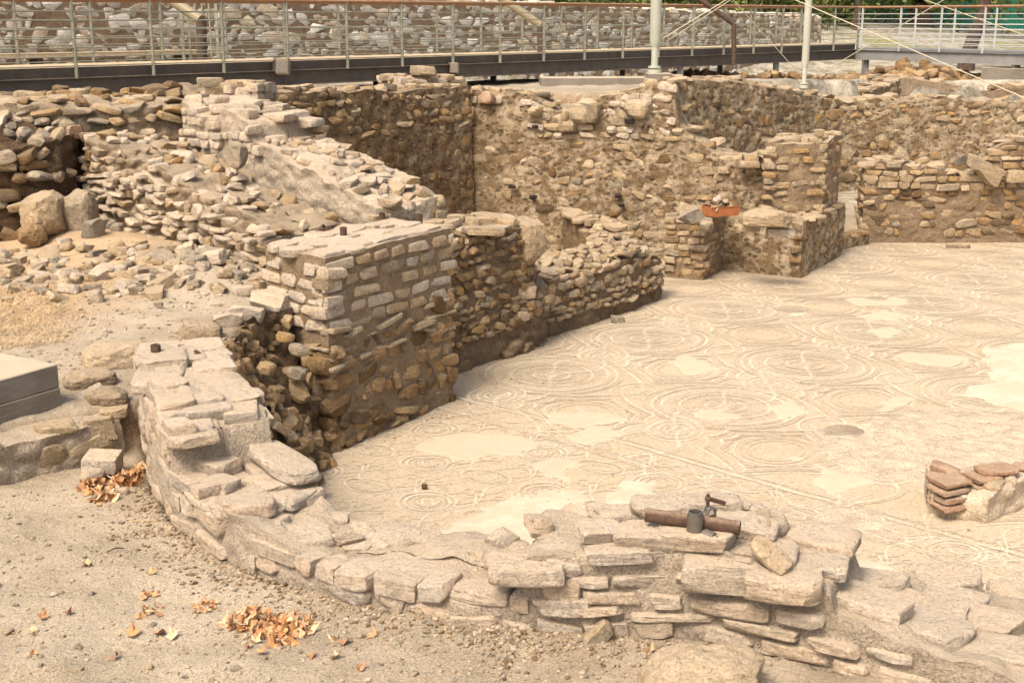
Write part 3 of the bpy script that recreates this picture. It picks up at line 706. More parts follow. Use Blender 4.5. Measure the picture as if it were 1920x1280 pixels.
def fz_s(p):
    gx = np.clip((p[..., 0] - fx[0]) / 0.06, 0, len(fx) - 1.001); gy = np.clip((p[..., 1] - fy[0]) / 0.06, 0, len(fy) - 1.001); i = gx.astype(int); j = gy.astype(int); u = gx - i; v = gy - j
    return FZS[i, j] * (1 - u) * (1 - v) + FZS[i + 1, j] * u * (1 - v) + FZS[i, j + 1] * (1 - u) * v + FZS[i + 1, j + 1] * u * v
class Rib:
    def __init__(s): s.V = []; s.F = []; s.n = 0; s.k = 0
    def line(s, pts, w, closed=False):
        pts = np.array(pts, float); n = len(pts); s.k += 1
        p3 = np.concatenate([pts, np.zeros((n, 1))], -1); pts = pts + np.stack([fbm(p3, 1.1, 3, 401), fbm(p3, 1.1, 3, 402)], -1) * 0.07 + np.stack([fbm(p3, 7, 2, 403), fbm(p3, 7, 2, 404)], -1) * 0.008
        if closed: tg = np.roll(pts, -1, 0) - np.roll(pts, 1, 0)
        else:
            tg = np.gradient(pts, axis=0)
        tg /= (np.linalg.norm(tg, axis=1)[:, None] + 1e-9); nv = np.stack([-tg[:, 1], tg[:, 0]], -1)
        keep = (sdf(pts, pit) < -0.05)
        if not keep.any(): return
        jit = 1 + 0.15 * fbm(np.concatenate([pts, np.zeros((n, 1))], -1), 6, 2, 9)[:, None]
        a = pts + nv * w / 2 * jit; b = pts - nv * w / 2 * jit; dz = s.lift + (s.k % 7) * 0.00006
        ix = np.clip(((pts[:, 0] - fx[0]) / 0.06).round().astype(int), 1, len(fx) - 2); iy = np.clip(((pts[:, 1] - fy[0]) / 0.06).round().astype(int), 1, len(fy) - 2)
        V = np.concatenate([np.c_[a, fz_s(a) + dz], np.c_[b, fz_s(b) + dz]]); s.V.append(V)
        m = n if closed else n - 1
        for i in range(m):
            j = (i + 1) % n
            if keep[i] and keep[j]: s.F.append((s.n + i, s.n + n + i, s.n + n + j, s.n + j))
        s.n += 2 * n
    def build(s, name, mat):
        if not s.F: return
        me = mesh_np(name, np.concatenate(s.V), np.array(s.F), M[mat]); o = link(name, me, fl); return o
RB = {k: Rib() for k in ('band_light', 'band_dark', 'band_rose', 'band_tan')}
for i, k in enumerate(('band_tan', 'band_rose', 'band_light', 'band_dark')): RB[k].lift = 0.0012 + i * 0.0007
O0 = np.array([1.97, 11.4]); V1 = np.array([1.10, 1.45]); V2 = np.array([1.55, -1.08])
def ring(k, c, r, w, n=40, asp=1.0, ang=0.0, ph=0, frac=1.0):
    m = int(n * frac) + (0 if frac == 1 else 1); t = np.linspace(0, 2 * math.pi * frac, m, endpoint=(frac != 1)) + ph
    p = np.stack([r * np.cos(t), r * asp * np.sin(t)], -1); ca, sa = math.cos(ang), math.sin(ang)
    p = p @ np.array([[ca, sa], [-sa, ca]]); RB[k].line(p + c, w, frac == 1)
a1 = math.atan2(V1[1], V1[0])
def petals(k, c, r, n, size, w):
    for i in range(n):
        a = 2 * math.pi * i / n; q = c + r * np.array([math.cos(a), math.sin(a)])
        RB[k].line([q - size * np.array([math.cos(a), math.sin(a)]), q + size * np.array([math.cos(a), math.sin(a)])], w)
for i in range(-4, 7):
    for j in range(-3, 6):
        c = O0 + V1 * i + V2 * j
        if c[1] > 21 or c[1] < 4 or c[0] > 12: continue
        # keep the big field beyond the threshold band
        B0_ = np.array(G(851, 755)[:2]); NV_ = np.array([0.69, 0.73])
        def ok(q): return (q - B0_) @ NV_ > 0.40
        big = (c - B0_) @ NV_ > 0.95
        if not (ok(c + V1 * .5) or ok(c + V1 * .5 + V2 * .5)): continue
        class _S:
            def line(s, *a, **k): pass
        RB_ = RB
        if not big: RB = {k_: _S() for k_ in RB_}
        # large medallion
        ring('band_tan', c, 0.495, .13, 56); ring('band_tan', c, 0.29, .15, 40)
        for r, w, k in ((0.66, .035, 'band_light'), (0.625, .012, 'band_dark'), (0.60, .03, 'band_rose'), (0.565, .028, 'band_light'), (0.43, .012, 'band_dark'), (0.40, .03, 'band_light'), (0.375, .012, 'band_dark'), (0.21, .012, 'band_dark'), (0.18, .025, 'band_light')):
            ring(k, c, r, w, 56)
        petals('band_rose', c, 0.495, 26, 0.045, 0.035); petals('band_dark', c, 0.47, 40, 0.02, 0.010)
        for r in (0.345, 0.315, 0.26, 0.235, 0.13): ring('band_dark', c, r, .008, 44)
        for q_ in range(12):
            a_ = q_ * math.pi / 6; cc_ = c + 0.29 * np.array([math.cos(a_), math.sin(a_)]); ring('band_light', cc_, .045, .012, 10, .6, a_)
        ring('band_dark', c, 0.68, .010, 56); ring('band_rose', c, 0.705, .022, 56); ring('band_dark', c, 0.73, .009, 56); petals('band_light', c, 0.09, 8, 0.05, 0.02)
        # small oval wheel
        RB = RB_
        c2 = c + V1 * 0.5
        if ok(c2): ring('band_tan', c2, 0.20, .15, 36, 0.82, a1)
        for r, w, k in ((0.30, .04, 'band_light'), (0.265, .012, 'band_dark'), (0.235, .035, 'band_rose'), (0.20, .03, 'band_light'), (0.165, .012, 'band_dark'), (0.125, .03, 'band_light'), (0.08, .03, 'band_rose')):
            if ok(c2): ring(k, c2, r, w, 36, 0.82, a1)
        c3 = c + V2 * 0.5
        for r, w, k in ((0.27, .03, 'band_light'), (0.245, .012, 'band_dark'), (0.17, .025, 'band_rose'), (0.13, .025, 'band_light')):
            if ok(c3) and ok(c3 - V1 * .2): ring(k, c3, r, w, 32, 0.7, a1)
        # curved cushion
        c4 = c + V1 * 0.5 + V2 * 0.5
        if ok(c4):
            for sc, w, k in ((1.0, .035, 'band_light'), (0.93, .012, 'band_dark'), (0.86, .03, 'band_rose'), (0.78, .03, 'band_light'), (0.71, .012, 'band_dark')):
                P = []
                cor = [c4 + V1 * 0.40 * sc, c4 + (V1 * .16 + V2 * 0.30) * sc, c4 + V2 * 0.34 * sc, c4 + (-V1 * .16 + V2 * .30) * sc, c4 - V1 * 0.40 * sc, c4 + (-V1 * .16 - V2 * 0.30) * sc, c4 - V2 * .34 * sc, c4 + (V1 * .16 - V2 * .30) * sc]
                for q in range(8):
                    a, b = cor[q], cor[(q + 1) % 8]; mdl = (a + b) / 2 + (c4 - (a + b) / 2) * 0.12
                    for t in np.linspace(0, 1, 6)[:-1]: P.append((1 - t) ** 2 * a + 2 * t * (1 - t) * mdl + t * t * b)
                RB[k].line(P, w, True)
            for sc in (0.62, 0.54, 0.46, 0.36): RB['band_dark' if sc != .54 else 'band_light'].line([c4 + V1 * .4 * sc * math.cos(a_) + V2 * .34 * sc * math.sin(a_) for a_ in np.linspace(0, 6.283, 30)[:-1]], .009 if sc != .54 else .02, True)
            # guilloche strands linking the wheels
            for sg in (-1, 1):
                t = np.linspace(-0.5, 0.5, 26)
                base = c4[None] + V1[None] * 0.5 * 0 + t[:, None] * V1 * 1.0 + sg * V2 * (0.40 + 0.055 * np.cos(t * 4 * math.pi))[:, None]
                RB['band_dark'].line(base, .011); RB['band_light'].line(base + V2 * 0.028 * sg, .03)
# threshold band
ub = V1 / np.linalg.norm(V1); vb = np.array([0.73, -0.69]); vb /= np.linalg.norm(vb)
b0 = np.array(G(851, 755)[:2])
for off, w, k in ((-0.17, .03, 'band_light'), (-0.145, .012, 'band_dark'), (.145, .012, 'band_dark'), (.17, .03, 'band_light'), (.23, .012, 'band_dark'), (-.23, .012, 'band_dark')):
    t = np.linspace(-0.8, 9, 120); RB[k].line(b0 + t[:, None] * vb + off * ub * np.ones((120, 1)), w)
for ph, k in ((0, 'band_light'), (math.pi, 'band_rose')):
    t = np.linspace(-0.8, 9, 420); q = b0 + t[:, None] * vb + (0.085 * np.sin(t * 2 * math.pi / 0.42 + ph))[:, None] * ub
    RB[k].line(q, .035); 
t = np.linspace(-0.8, 9, 420); RB['band_dark'].line(b0 + t[:, None] * vb + (0.115 * np.sin(t * 2 * math.pi / 0.42))[:, None] * ub, .009)
# apse field: wheels joined by running scrolls
A0 = np.array(G(804, 868)[:2]); W1 = np.array([0.44, 0.54]); W2 = np.array([0.46, -0.33])
ang = math.atan2(W2[1], W2[0])
for i in range(-12, 3):
    for j in range(-3, 22):
        c = A0 + W1 * i + W2 * j
        if (c - b0) @ ub > -0.52 or c[1] < 3.5 or c[1] > 12.5: continue
        if (i + j) % 2 == 0:
            for r, w, k in ((0.215, .022, 'band_light'), (0.197, .009, 'band_dark'), (0.165, .022, 'band_light'), (0.148, .009, 'band_dark')): ring(k, c, r, w, 30)
            ring('band_light', c, 0.085, .014, 16, 0.5, ang + .8); ring('band_light', c, 0.085, .014, 16, 0.5, ang - .8); ring('band_dark', c, 0.10, .006, 18)
        else:
            ring('band_tan', c, 0.14, .05, 22, 0.6, ang); ring('band_light', c, 0.22, .02, 26, 0.62, ang)
            ring('band_dark', c, 0.19, .008, 26, 0.62, ang); ring('band_light', c, 0.09, .014, 14, 0.6, ang)
        for k2 in range(5):
            t = np.linspace(0, 1, 10)[:, None]; q = c + W1 * .5 + W2 * (.12 + .17 * k2) + (W1 * .16 + W2 * .1) * (t - .5) + W2 * .05 * np.sin(t * 6.28); RB['band_dark'].line(q, .007)
        for sg in (0, 1):
            t = np.linspace(0, 1, 16)[:, None]
            q = c + W2 * t + W1 * (0.30 + 0.2 * np.sin(t * 2 * math.pi) * (1 if sg else -1)); RB['band_light' if sg else 'band_dark'].line(q, .018 if sg else .008)
            q = c + W1 * t + W2 * (0.42 + 0.12 * np.sin(t * 2 * math.pi) * (1 if sg else -1)); RB['band_light' if sg else 'band_rose'].line(q, .018)
for k in RB: RB[k].build('mosaic_' + k.split('_')[0] + '_' + {'band_light': 'cream', 'band_dark': 'grey', 'band_rose': 'rose', 'band_tan': 'tan'}[k], k)
# lime repairs lying in the mosaic
def patch(pts, mat, name, lift=0.021, rough=0.0, z0=0.0, subdiv=0.035, seed=3, ns=5, parent=None, amp=.16):
    """irregular flat patch from a rough outline"""
    w = np.array([G(*p)[:2] for p in pts]); lo, hi = w.min(0) - .1, w.max(0) + .1
    nx = max(8, int((hi[0] - lo[0]) / subdiv)); ny = max(8, int((hi[1] - lo[1]) / subdiv))
    X, Y = np.meshgrid(np.linspace(lo[0], hi[0], nx), np.linspace(lo[1], hi[1], ny), indexing='ij'); P = np.stack([X, Y], -1)
    P3 = np.concatenate([P, 0 * X[..., None]], -1); d = sdf(P, w) + amp * fbm(P3, ns, 4, seed)
    ix = np.clip(((X - fx[0]) / 0.06).round().astype(int), 1, len(fx) - 2); iy = np.clip(((Y - fy[0]) / 0.06).round().astype(int), 1, len(fy) - 2)
    Z = fz_s(P) - 0.006 + (lift + 0.006) * smooth(0.02, -0.02, d)
    if rough: Z = Z + rough * (np.abs(fbm(P3, 9, 5, seed)) + 0.5 * fbm(P3, 26, 3, seed)) * smooth(0.02, -0.15, d)
    fc = grid_faces(nx, ny); dd = d.ravel(); keep = (dd[fc] < 0.05).any(1)
    return link(name, mesh_np(name, np.concatenate([P, Z[..., None]], -1).reshape(-1, 3), fc[keep], M[mat]), parent or fl)
rep = [([(800, 1010), (880, 965), (960, 930), (1085, 924), (1090, 940), (1040, 975), (1000, 1060), (860, 1060)], 'patch'),
       ([(1140, 915), (1190, 893), (1240, 903), (1235, 925), (1330, 932), (1430, 960), (1400, 1040), (1150, 1000)], 'patch'),
       ([(1500, 1050), (1560, 1042), (1655, 1062), (1660, 1090), (1560, 1110), (1490, 1090)], 'patch'),
       ([(775, 835), (850, 815), (935, 812), (1000, 830), (990, 855), (880, 862), (790, 858)], 'patch_tan'),
       ([(1060, 812), (1100, 798), (1165, 808), (1160, 830), (1090, 832)], 'patch_tan'),
       ([(1018, 865), (1060, 852), (1078, 870), (1060, 895), (1020, 890)], 'patch_tan'),
       ([(1040, 775), (1080, 762), (1165, 770), (1170, 790), (1080, 800), (1030, 790)], 'patch_tan'),
       ([(1250, 680), (1290, 668), (1360, 690), (1300, 702)], 'patch_tan'),
       ([(1610, 592), (1660, 582), (1700, 592), (1680, 600), (1625, 600)], 'patch_tan'),
       ([(1590, 560), (1690, 556), (1710, 572), (1600, 574)], 'patch_tan'),
       ([(1630, 620), (1670, 612), (1700, 622), (1660, 632)], 'patch_tan'),
       ([(1690, 665), (1740, 660), (1820, 672), (1800, 690), (1720, 684)], 'patch_tan'),
       ([(1640, 752), (1700, 742), (1710, 762), (1650, 772)], 'patch_tan'),
       ([(1850, 655), (1960, 640), (1960, 780), (1880, 760), (1780, 742), (1850, 715)], 'patch'),
       ([(1440, 768), (1480, 752), (1520, 770), (1470, 790)], 'patch_tan'),
       ([(1290, 772), (1350, 765), (1405, 778), (1340, 790), (1290, 785)], 'patch_tan'),
       ([(1860, 1100), (1960, 1070), (1960, 1120), (1880, 1120)], 'patch'),
       ([(1470, 590), (1500, 576), (1515, 586), (1490, 594)], 'patch')]
for i, (pp, mt) in enumerate(rep): patch(pp, mt, 'lime_patch', seed=20 + i, lift=0.0046 + 0.00015 * i)
M['rough_bed'] = mat_earth('rough_mosaic_bedding', (0.50, 0.41, 0.31), (0.54, 0.45, 0.345), (0.45, 0.35, 0.26), 0.35, 0.3)
patch([(1530, 850), (1560, 800), (1640, 790), (1730, 768), (1850, 775), (1960, 785), (1960, 880), (1880, 862), (1790, 882), (1700, 905), (1600, 885)], 'rough_bed', 'worn_bedding', 0.009, 0.035, seed=61)
patch([(1530, 968), (1590, 950), (1650, 962), (1640, 985), (1560, 1000)], 'rough_bed', 'worn_bedding', 0.009, 0.02, seed=63)
patch([(1500, 860), (1430, 852), (1560, 870), (1640, 905), (1560, 925)], 'patch_tan', 'lime_patch', 0.0085, seed=64)

# ------------------------------------------------------------------ apse wall in front
w = Wall('apse_wall', 'low curved wall of pale sandstone blocks sweeping across the foreground', 'wall', apse_o, apse_i,
         [1.46, 1.44, 1.40, 1.16, 1.10, 1.02, 1.00, 1.02, 1.04, 1.22, 1.27, 1.27, 1.22, 1.10, 1.00, .95, .92],
         [1.46, 1.42, 1.36, 1.12, 1.06, 1.00, 1.00, 1.02, 1.06, 1.26, 1.29, 1.30, 1.22, 1.0, .88, .76, .70], zb=-0.15, core='mortar', res=0.02, amp=0.026, lump=0.04, toprough=0.10, seed=4)
Lw = w.L; APSE = w
# left end: fine courses
w.lay('o', 0.84, ch=(0.075, 0.12), cw=(0.16, 0.36), depth=0.16, prot=(-0.004, 0.014), skip=0.15, roll=4, mat='stone_front', u0=0, u1=0.30)
w.lay('o', 0.84, ch=(0.09, 0.14), cw=(0.14, 0.34), depth=0.18, prot=(0.0, 0.03), skip=0.1, roll=8, kind='block', mat='stone_front', u0=0.30, u1=0.53)
w.lay('o', 0.84, ch=(0.068, 0.105), cw=(0.17, 0.40), depth=0.24, prot=(0.0, 0.035), skip=0.06, roll=2.5, mat='stone_front', u0=0.53, u1=0.78, gap=0.02)
w.lay('o', 0.70, ch=(0.12, 0.2), cw=(0.2, 0.4), depth=0.22, prot=(0.0, 0.04), skip=0.3, roll=6, kind='rubble', mat='stone_front', u0=0.78, u1=1.0)
w.lay('a', 0.95, ch=(0.08, 0.12), cw=(0.15, 0.3), depth=0.16, prot=(-0.01, 0.012), skip=0.3, mat='stone_front')
w.lay('i', 0.9, ch=(0.07, 0.11), cw=(0.16, 0.34), depth=0.2, prot=(0.0, 0.05), skip=0.12, mat='stone_front', u0=0.72, u1=1.0)
w.lay('i', 0.1, 1.2, ch=(0.1, 0.16), cw=(0.14, 0.3), depth=0.2, prot=(0.0, 0.04), skip=0.2, kind='rubble', mat='stone_front', u0=0.2, u1=1.0)
w.cap(0.20, (0.26, 0.40), (0.05, 0.08), 0.95, sink=0.72, tilt=1.5, u0=0.0, u1=0.27, t0=0.05, t1=0.95, yaw=12, kind='block')
w.cap(0.20, (0.14, 0.34), (0.05, 0.08), 0.6, sink=0.82, tilt=4, u0=0.27, u1=0.53, mats=['stone_front'])
w.cap(0.21, (0.10, 0.24), (0.04, 0.08), 0.4, sink=0.3, tilt=14, kind='rubble', u0=0.3, u1=0.53, t0=0.4, t1=1.0)
w.cap(0.24, (0.24, 0.38), (0.06, 0.085), 0.95, sink=0.42, tilt=2, u0=0.535, u1=0.76, t0=0.12, t1=0.95, yaw=15)
w.cap(0.24, (0.12, 0.30), (0.05, 0.1), 0.35, sink=0.6, tilt=8, kind='rubble', u0=0.78, u1=1.0)
# stones that can be recognised
def at(px, py, z): return G(px, py, z)
w.stone(at(530, 866, 1.17), (0.52, 0.24, 0.075), (-4, 6, -48), 'slab')
w.stone(at(395, 872, 1.14), (0.30, 0.22, 0.11), (0, 4, -32), 'block')
w.stone(at(468, 948, 1.09), (0.27, 0.20, 0.08), (0, 3, 12), 'slab')
w.stone(at(415, 912, 1.10), (0.20, 0.16, 0.10), (0, 0, -30), 'block')
w.stone(at(1352, 1068, 1.20), (0.36, 0.26, 0.14), (0, 3, -4), 'block')
w.stone(at(1470, 1090, 1.20), (0.33, 0.26, 0.11), (0, 1, -14), 'block')
w.stone(at(1445, 1040, 1.31), (0.20, 0.10, 0.035), (30, 28, -42), 'slab', 'stone_mid')
w.stone(at(1385, 985, 1.31), (0.36, 0.24, 0.07), (0, 4, -18), 'slab')
w.stone(at(1430, 1000, 1.26), (0.07, 0.26, 0.16), (0, 0, -10), 'block', 'stone_mid')
w.stone(at(1125, 995, 1.31), (0.22, 0.18, 0.06), (4, 4, 20), 'slab')
w.stone(at(1190, 965, 1.30), (0.45, 0.16, 0.06), (0, 0, -3), 'slab')
w.stone(at(1008, 985, 1.24), (0.11, 0.14, 0.10), (0, 0, 30), 'rubble')
w.stone(at(985, 1062, 1.17), (0.34, 0.28, 0.085), (0, 0, 2), 'block')
w.stone(at(1310, 905 + 45, 1.30), (0.5, 0.14, 0.05), (0, 2, -3), 'slab')
w.stone(at(975, 1180, 0.86), (0.20, 0.12, 0.09), (20, -35, 30), 'block')
w.stone(at(1120, 1190, 0.90), (0.16, 0.09, 0.07), (0, -45, 10), 'block', 'stone_mid')
w.done()

# ------------------------------------------------------------------ big square pier
A = np.array(G(610, 482, 1.65)[:2]); B = np.array(G(845, 426, 1.65)[:2]); D = np.array(G(497, 458, 1.65)[:2]); Cc = B + D - A
w = Wall('masonry_pier', 'tall square masonry pier with coursed sandstone top and steel pipe stubs', 'pier', [A, B], [D, Cc], [1.64, 1.64], [1.64, 1.65], zb=-0.15, core='mortar_pillar', res=0.025, amp=0.007, lump=0.0, toprough=0.03, seed=12)
k = 0.93
w.lay('o', 1.00, ch=(0.095, 0.13), cw=(0.18, 0.40), depth=0.2, prot=(0.012, 0.03), skip=0.03, roll=1.5, mat='stone_front', gap=0.028, wob=0.006, mats=['stone_front', 'stone_mid', 'stone_mid'])
w.lay('a', 0.98, ch=(0.10, 0.135), cw=(0.18, 0.34), depth=0.2, prot=(0.012, 0.03), skip=0.06, roll=1.5, mat='stone_front', gap=0.02, wob=0.006)
w.lay('o', -0.02, 1.0, ch=(0.09, 0.21), cw=(0.12, 0.32), depth=0.22, prot=(0.01, 0.06), skip=0.08, roll=9, kind='rubble', mat='stone_warm', mats=['stone_warm', 'stone_dark', 'stone_dark'], gap=0.012)
w.lay('o', 0.7, 1.02, ch=(0.04, 0.07), cw=(0.14, 0.4), depth=0.24, prot=(0.02, 0.06), skip=0.5, roll=5, kind='block', mat='stone_mid', gap=0.01)
w.lay('a', -0.02, 0.98, ch=(0.09, 0.2), cw=(0.12, 0.3), depth=0.2, prot=(0.0, 0.05), skip=0.15, roll=8, kind='rubble', mat='stone_warm')
w.lay('b', 0.0, ch=(0.08, 0.14), cw=(0.12, 0.3), depth=0.2, prot=(0.0, 0.05), skip=0.1, roll=5, kind='rubble', mat='stone_warm')
w.cap(0.24, (0.26, 0.42), (0.05, 0.07), 0.95, sink=0.55, tilt=1.5, yaw=20, t0=0.05, t1=0.95)
w.done()

# soil face between the apse wall and the pier, with stones sticking out
fo = [G(398, 640, 1.15)[:2], G(405, 606, 1.15)[:2], G(470, 592, 1.15)[:2], (-1.86, 10.55)]
spec = []
root = empty('soil_bank', (-1.95, 9.6, 0), 'dark soil bank studded with stones left of the big square pier', 'soil bank')
ns_, nh_ = 90, 70
top_l = np.array([(-1.80, 8.45), (-2.10, 9.1), (-2.05, 9.75), (-1.75, 10.75)]); bot_l = np.array([(-1.40, 8.4), (-1.52, 9.3), (-1.50, 9.9), (-1.50, 10.75)])
uu = np.linspace(0, 3, ns_); tl = np.stack([np.interp(uu, range(4), top_l[:, k_]) for k_ in (0, 1)], -1); bl = np.stack([np.interp(uu, range(4), bot_l[:, k_]) for k_ in (0, 1)], -1)
hh = np.linspace(0, 1, nh_); prof = hh ** 1.0
Pb = np.concatenate([bl[:, None] * (1 - smooth(0, 1, hh))[None, :, None] + tl[:, None] * smooth(0, 1, hh)[None, :, None], np.broadcast_to((-0.05 + 1.24 * prof)[None, :, None], (ns_, nh_, 1))], -1)
Pf = Pb.reshape(-1, 3); wv = worley(Pf * np.array([1, 1, 1.3]), 6, 3)
Pf = Pf + np.stack([0.10 * fbm(Pf, 3, 5, 5) + 0.10 * (0.6 - wv), -0.05 * fbm(Pf, 3, 4, 6) - 0.03 * wv, 0.05 * fbm(Pf, 4, 4, 7)], -1)
link('soil_face', mesh_np('soil_face', Pf - np.array([-1.95, 9.6, 0]), grid_faces(ns_, nh_), M['soil']), root)
for k_ in range(190):
    i, j = rnd.randrange(6, ns_ - 3), int(nh_ * rnd.uniform(0.03, 0.97)); p = Pf.reshape(ns_, nh_, 3)[i, j]; a = rnd.uniform(0.04, 0.17) * (1 if rnd.random() < .8 else 1.5)
    spec.append(dict(c=(p[0] - 0.015, p[1] + 0.005, p[2]), s=(a, a * rnd.uniform(.7, 1), a * rnd.uniform(.45, .8)), r=(R(rnd.gauss(0, 15)), R(rnd.gauss(0, 20)), rnd.uniform(0, 6)), kind=rnd.choice(['rubble', 'rubble', 'slab', 'block', 'cobble']), mat=rnd.choice(['stone_warm', 'stone_dark', 'stone_dark', 'stone_warm'])))
for (px, py, a) in ((640, 590, .2), (560, 640, .18), (600, 690, .2), (625, 735, .19), (530, 790, .15), (550, 640, .12), (520, 690, .16), (498, 745, .14), (590, 780, .2), (615, 800, .16)):
    q = G(px, py, 0.9 - (py - 620) / 300); 
for (px, py, a, b_) in ((515, 748, .16, .12), (560, 655, .17, .14), (535, 632, .15, .1), (600, 745, .22, .17), (560, 700, .18, .15), (500, 690, .15, .12)):
    X = -1.78 + (px - 500) * 0.0018; Yc = X / ((px - 960) / F) * 0.985; p = GY(px, py, Yc)
    spec.append(dict(c=(p[0], p[1], p[2]), s=(a, b_, b_ * .8), r=(0, R(rnd.gauss(0, 15)), rnd.uniform(0, 6)), kind='cobble', mat=rnd.choice(['stone_grey', 'stone_warm'])))
place_stones(root, (-1.95, 9.6, 0), spec)

# stones set along the edge of the terrace: one by one
LOOSE = []
def loose(px, py, z, size, label, rot=(0, 0, 0), kind='rubble', mat='stone_mid', name='loose_stone', cat='stone', group=None, lift=0.5, p=None):
    q = G(px, py, z) if p is None else p
    me = proto_mesh(kind, 7, rnd.randrange(NP), mat)
    o = bpy.data.objects.new(name, me); C.objects.link(o); o.location = (q[0], q[1], q[2]); o.rotation_euler = tuple(R(a) for a in rot); o.scale = size
    return tag(o, label, cat, group)
loose(505, 566, 1.20, (0.40, 0.30, 0.18), 'large flat tan stone on the terrace edge touching the big pier', (5, 5, -20), 'rubble', 'stone_front')
loose(465, 588, 1.19, (0.28, 0.22, 0.16), 'rounded pale stone on the terrace edge just left of the large flat one', (0, 5, -10), 'rubble', 'stone_front')
loose(427, 600, 1.18, (0.24, 0.18, 0.13), 'small pale rounded stone third from the pier along the terrace edge', (0, 0, 15), 'rubble', 'stone_front')
loose(455, 545, 1.16, (0.20, 0.14, 0.08), 'flat stone half sunk in the terrace behind the rounded edge stones', (0, 0, 15), 'slab', 'stone_front')

def big_rock(name, label, c, size, seed, mat, rot=0, cat='boulder'):
    V, Fc = cube_shell(26); V = V / ((np.abs(V) ** 3.0).sum(1) ** (1 / 3.0))[:, None]
    rs = np.random.RandomState(seed)
    for _ in range(9):
        nv = rs.normal(size=3); nv /= np.linalg.norm(nv); d = (V @ nv).max() * rs.uniform(.75, .93); e = np.maximum(V @ nv - d, 0); V = V - e[:, None] * nv * .9
    r = 1 + .13 * fbm(V + seed, 1.6, 4, seed) + .07 * (0.6 - worley(V, 3.5, seed)) + .03 * fbm(V, 9, 3, seed)
    V = V * r[:, None] * np.array(size) / 2
    o = link(name, mesh_np(name, V, Fc, M[mat])); o.location = c; o.rotation_euler = (0, 0, R(rot)); return tag(o, label, cat)

# rock lip between terrace and apse wall
for (px, py, sz, rz, sd_, mt, lab) in ((375, 628, (.34, .26, .22), 20, 31, 'stone_mid', 'weathered ledge rock at the inner corner between terrace and apse wall'),
        (300, 655, (.26, .18, .14), 0, 37, 'stone_mid', 'small ledge rock behind the upright pipe stub'),
        (228, 672, (.52, .34, .26), 25, 35, 'stone_mid', 'large weathered rock behind the left end of the apse wall'),
        (168, 712, (.34, .26, .16), 40, 33, 'stone_mid', 'low rounded rock halfway between the concrete block and the apse wall'),
        (205, 740, (.24, .2, .12), 0, 39, 'bank', 'crumbling clod of earth beside the left end of the apse wall')):
    q = G(px, py, 1.16); big_rock('ledge_rock', lab, (q[0], q[1], 1.15), sz, sd_, mt, rz, 'rock')

# low wall under the concrete block
lo_ = [G(-160, 950, .85)[:2], G(0, 912, .85)[:2], G(120, 878, .85)[:2], G(236, 846, .85)[:2]]
li_ = [(p[0] - 0.28, p[1] + 0.45) for p in lo_]
w = Wall('footing_wall', 'low rough wall below the concrete block at the left edge', 'wall', lo_, li_, [1.09, 1.09, 1.08, 1.07], [1.13, 1.13, 1.14, 1.15], zb=0.6, core='mortar', res=0.02, amp=0.03, lump=0.06, toprough=0.03, seed=33)
w.lay('o', 0.84, ch=(0.1, 0.16), cw=(0.16, 0.34), depth=0.14, prot=(-0.02, 0.012), skip=0.3, roll=8, kind='rubble', mats=['stone_front', 'stone_mid', 'stone_front'])
w.cap(0.2, (0.12, 0.26), (0.04, 0.07), 0.4, sink=0.5, kind='slab', mat='stone_mid')
w.stone(G(128, 815, .98), (0.26, 0.16, 0.19), (0, 0, 20), 'rubble', 'stone_warm')
w.stone(G(185, 800, 1.02), (0.22, 0.2, 0.14), (0, 0, 20), 'rubble', 'stone_mid')
w.done()
# concrete block
K = np.array(G(117, 769, 1.10)[:2]); e1 = np.array(G(0, 806, 1.10)[:2]) - K; e1 /= np.linalg.norm(e1); e2 = np.array(G(0, 655, 1.40)[:2]) - np.array(G(110, 683, 1.40)[:2]); e2 -= (e2 @ e1) * e1; e2 /= np.linalg.norm(e2)
cen = K + e1 * 0.8 + e2 * 0.5
b = MB(); b.box((0, 0, 0), (1.6, 1.0, 0.15), None, 0.006); b.box((0, 0, 0.1525), (1.596, 0.996, 0.15), None, 0.006)
o = b.build('concrete_block', M['concrete']); o.location = (cen[0], cen[1], 1.10 + 0.075); o.rotation_euler = (0, 0, math.atan2(e1[1], e1[0]))
tag(o, 'smooth grey board marked concrete block cut by the left edge of the picture', 'block')

# ------------------------------------------------------------------ wall running from the pier to the back (niche wall)
w = Wall('rubble_wall', 'dark rubble wall of small stones just right of the big square pier', 'wall',
         [(-.62, 12.35), (-.3, 12.80), (.02, 13.22), (.22, 13.5)], [(-1.1, 12.9), (-.75, 13.35), (-.45, 13.75), (-.28, 14.0)], [1.42, 1.40, 1.38, 1.30], [1.45, 1.44, 1.42, 1.38], zb=-0.1, core='soil_mid', res=0.03, amp=0.03, lump=0.05, toprough=0.06, seed=21)
w.lay('o', 0.28, ch=(0.055, 0.11), cw=(0.08, 0.22), depth=0.2, prot=(0.0, 0.05), skip=0.04, roll=10, kind='rubble', mats=['stone_warm', 'stone_warm', 'stone_mid', 'stone_dark'], gap=0.008)
w.lay('o', 0.02, 0.28, ch=(0.08, 0.13), cw=(0.1, 0.26), depth=0.2, prot=(-0.02, 0.0), skip=0.6, roll=10, kind='rubble', mat='stone_dark')
w.lay('b', 0.35, ch=(0.06, 0.12), cw=(0.1, 0.22), depth=0.2, prot=(0.0, 0.04), skip=0.1, roll=8, kind='rubble', mats=['stone_warm', 'stone_dark'])
w.cap(0.2, (0.16, 0.30), (0.05, 0.09), 0.9, mat='stone_mid', sink=0.3, tilt=5)
w.stone(G(905, 432, 1.42), (0.46, 0.34, 0.08), (-3, 4, 20), 'slab', 'stone_mid')
w.done()
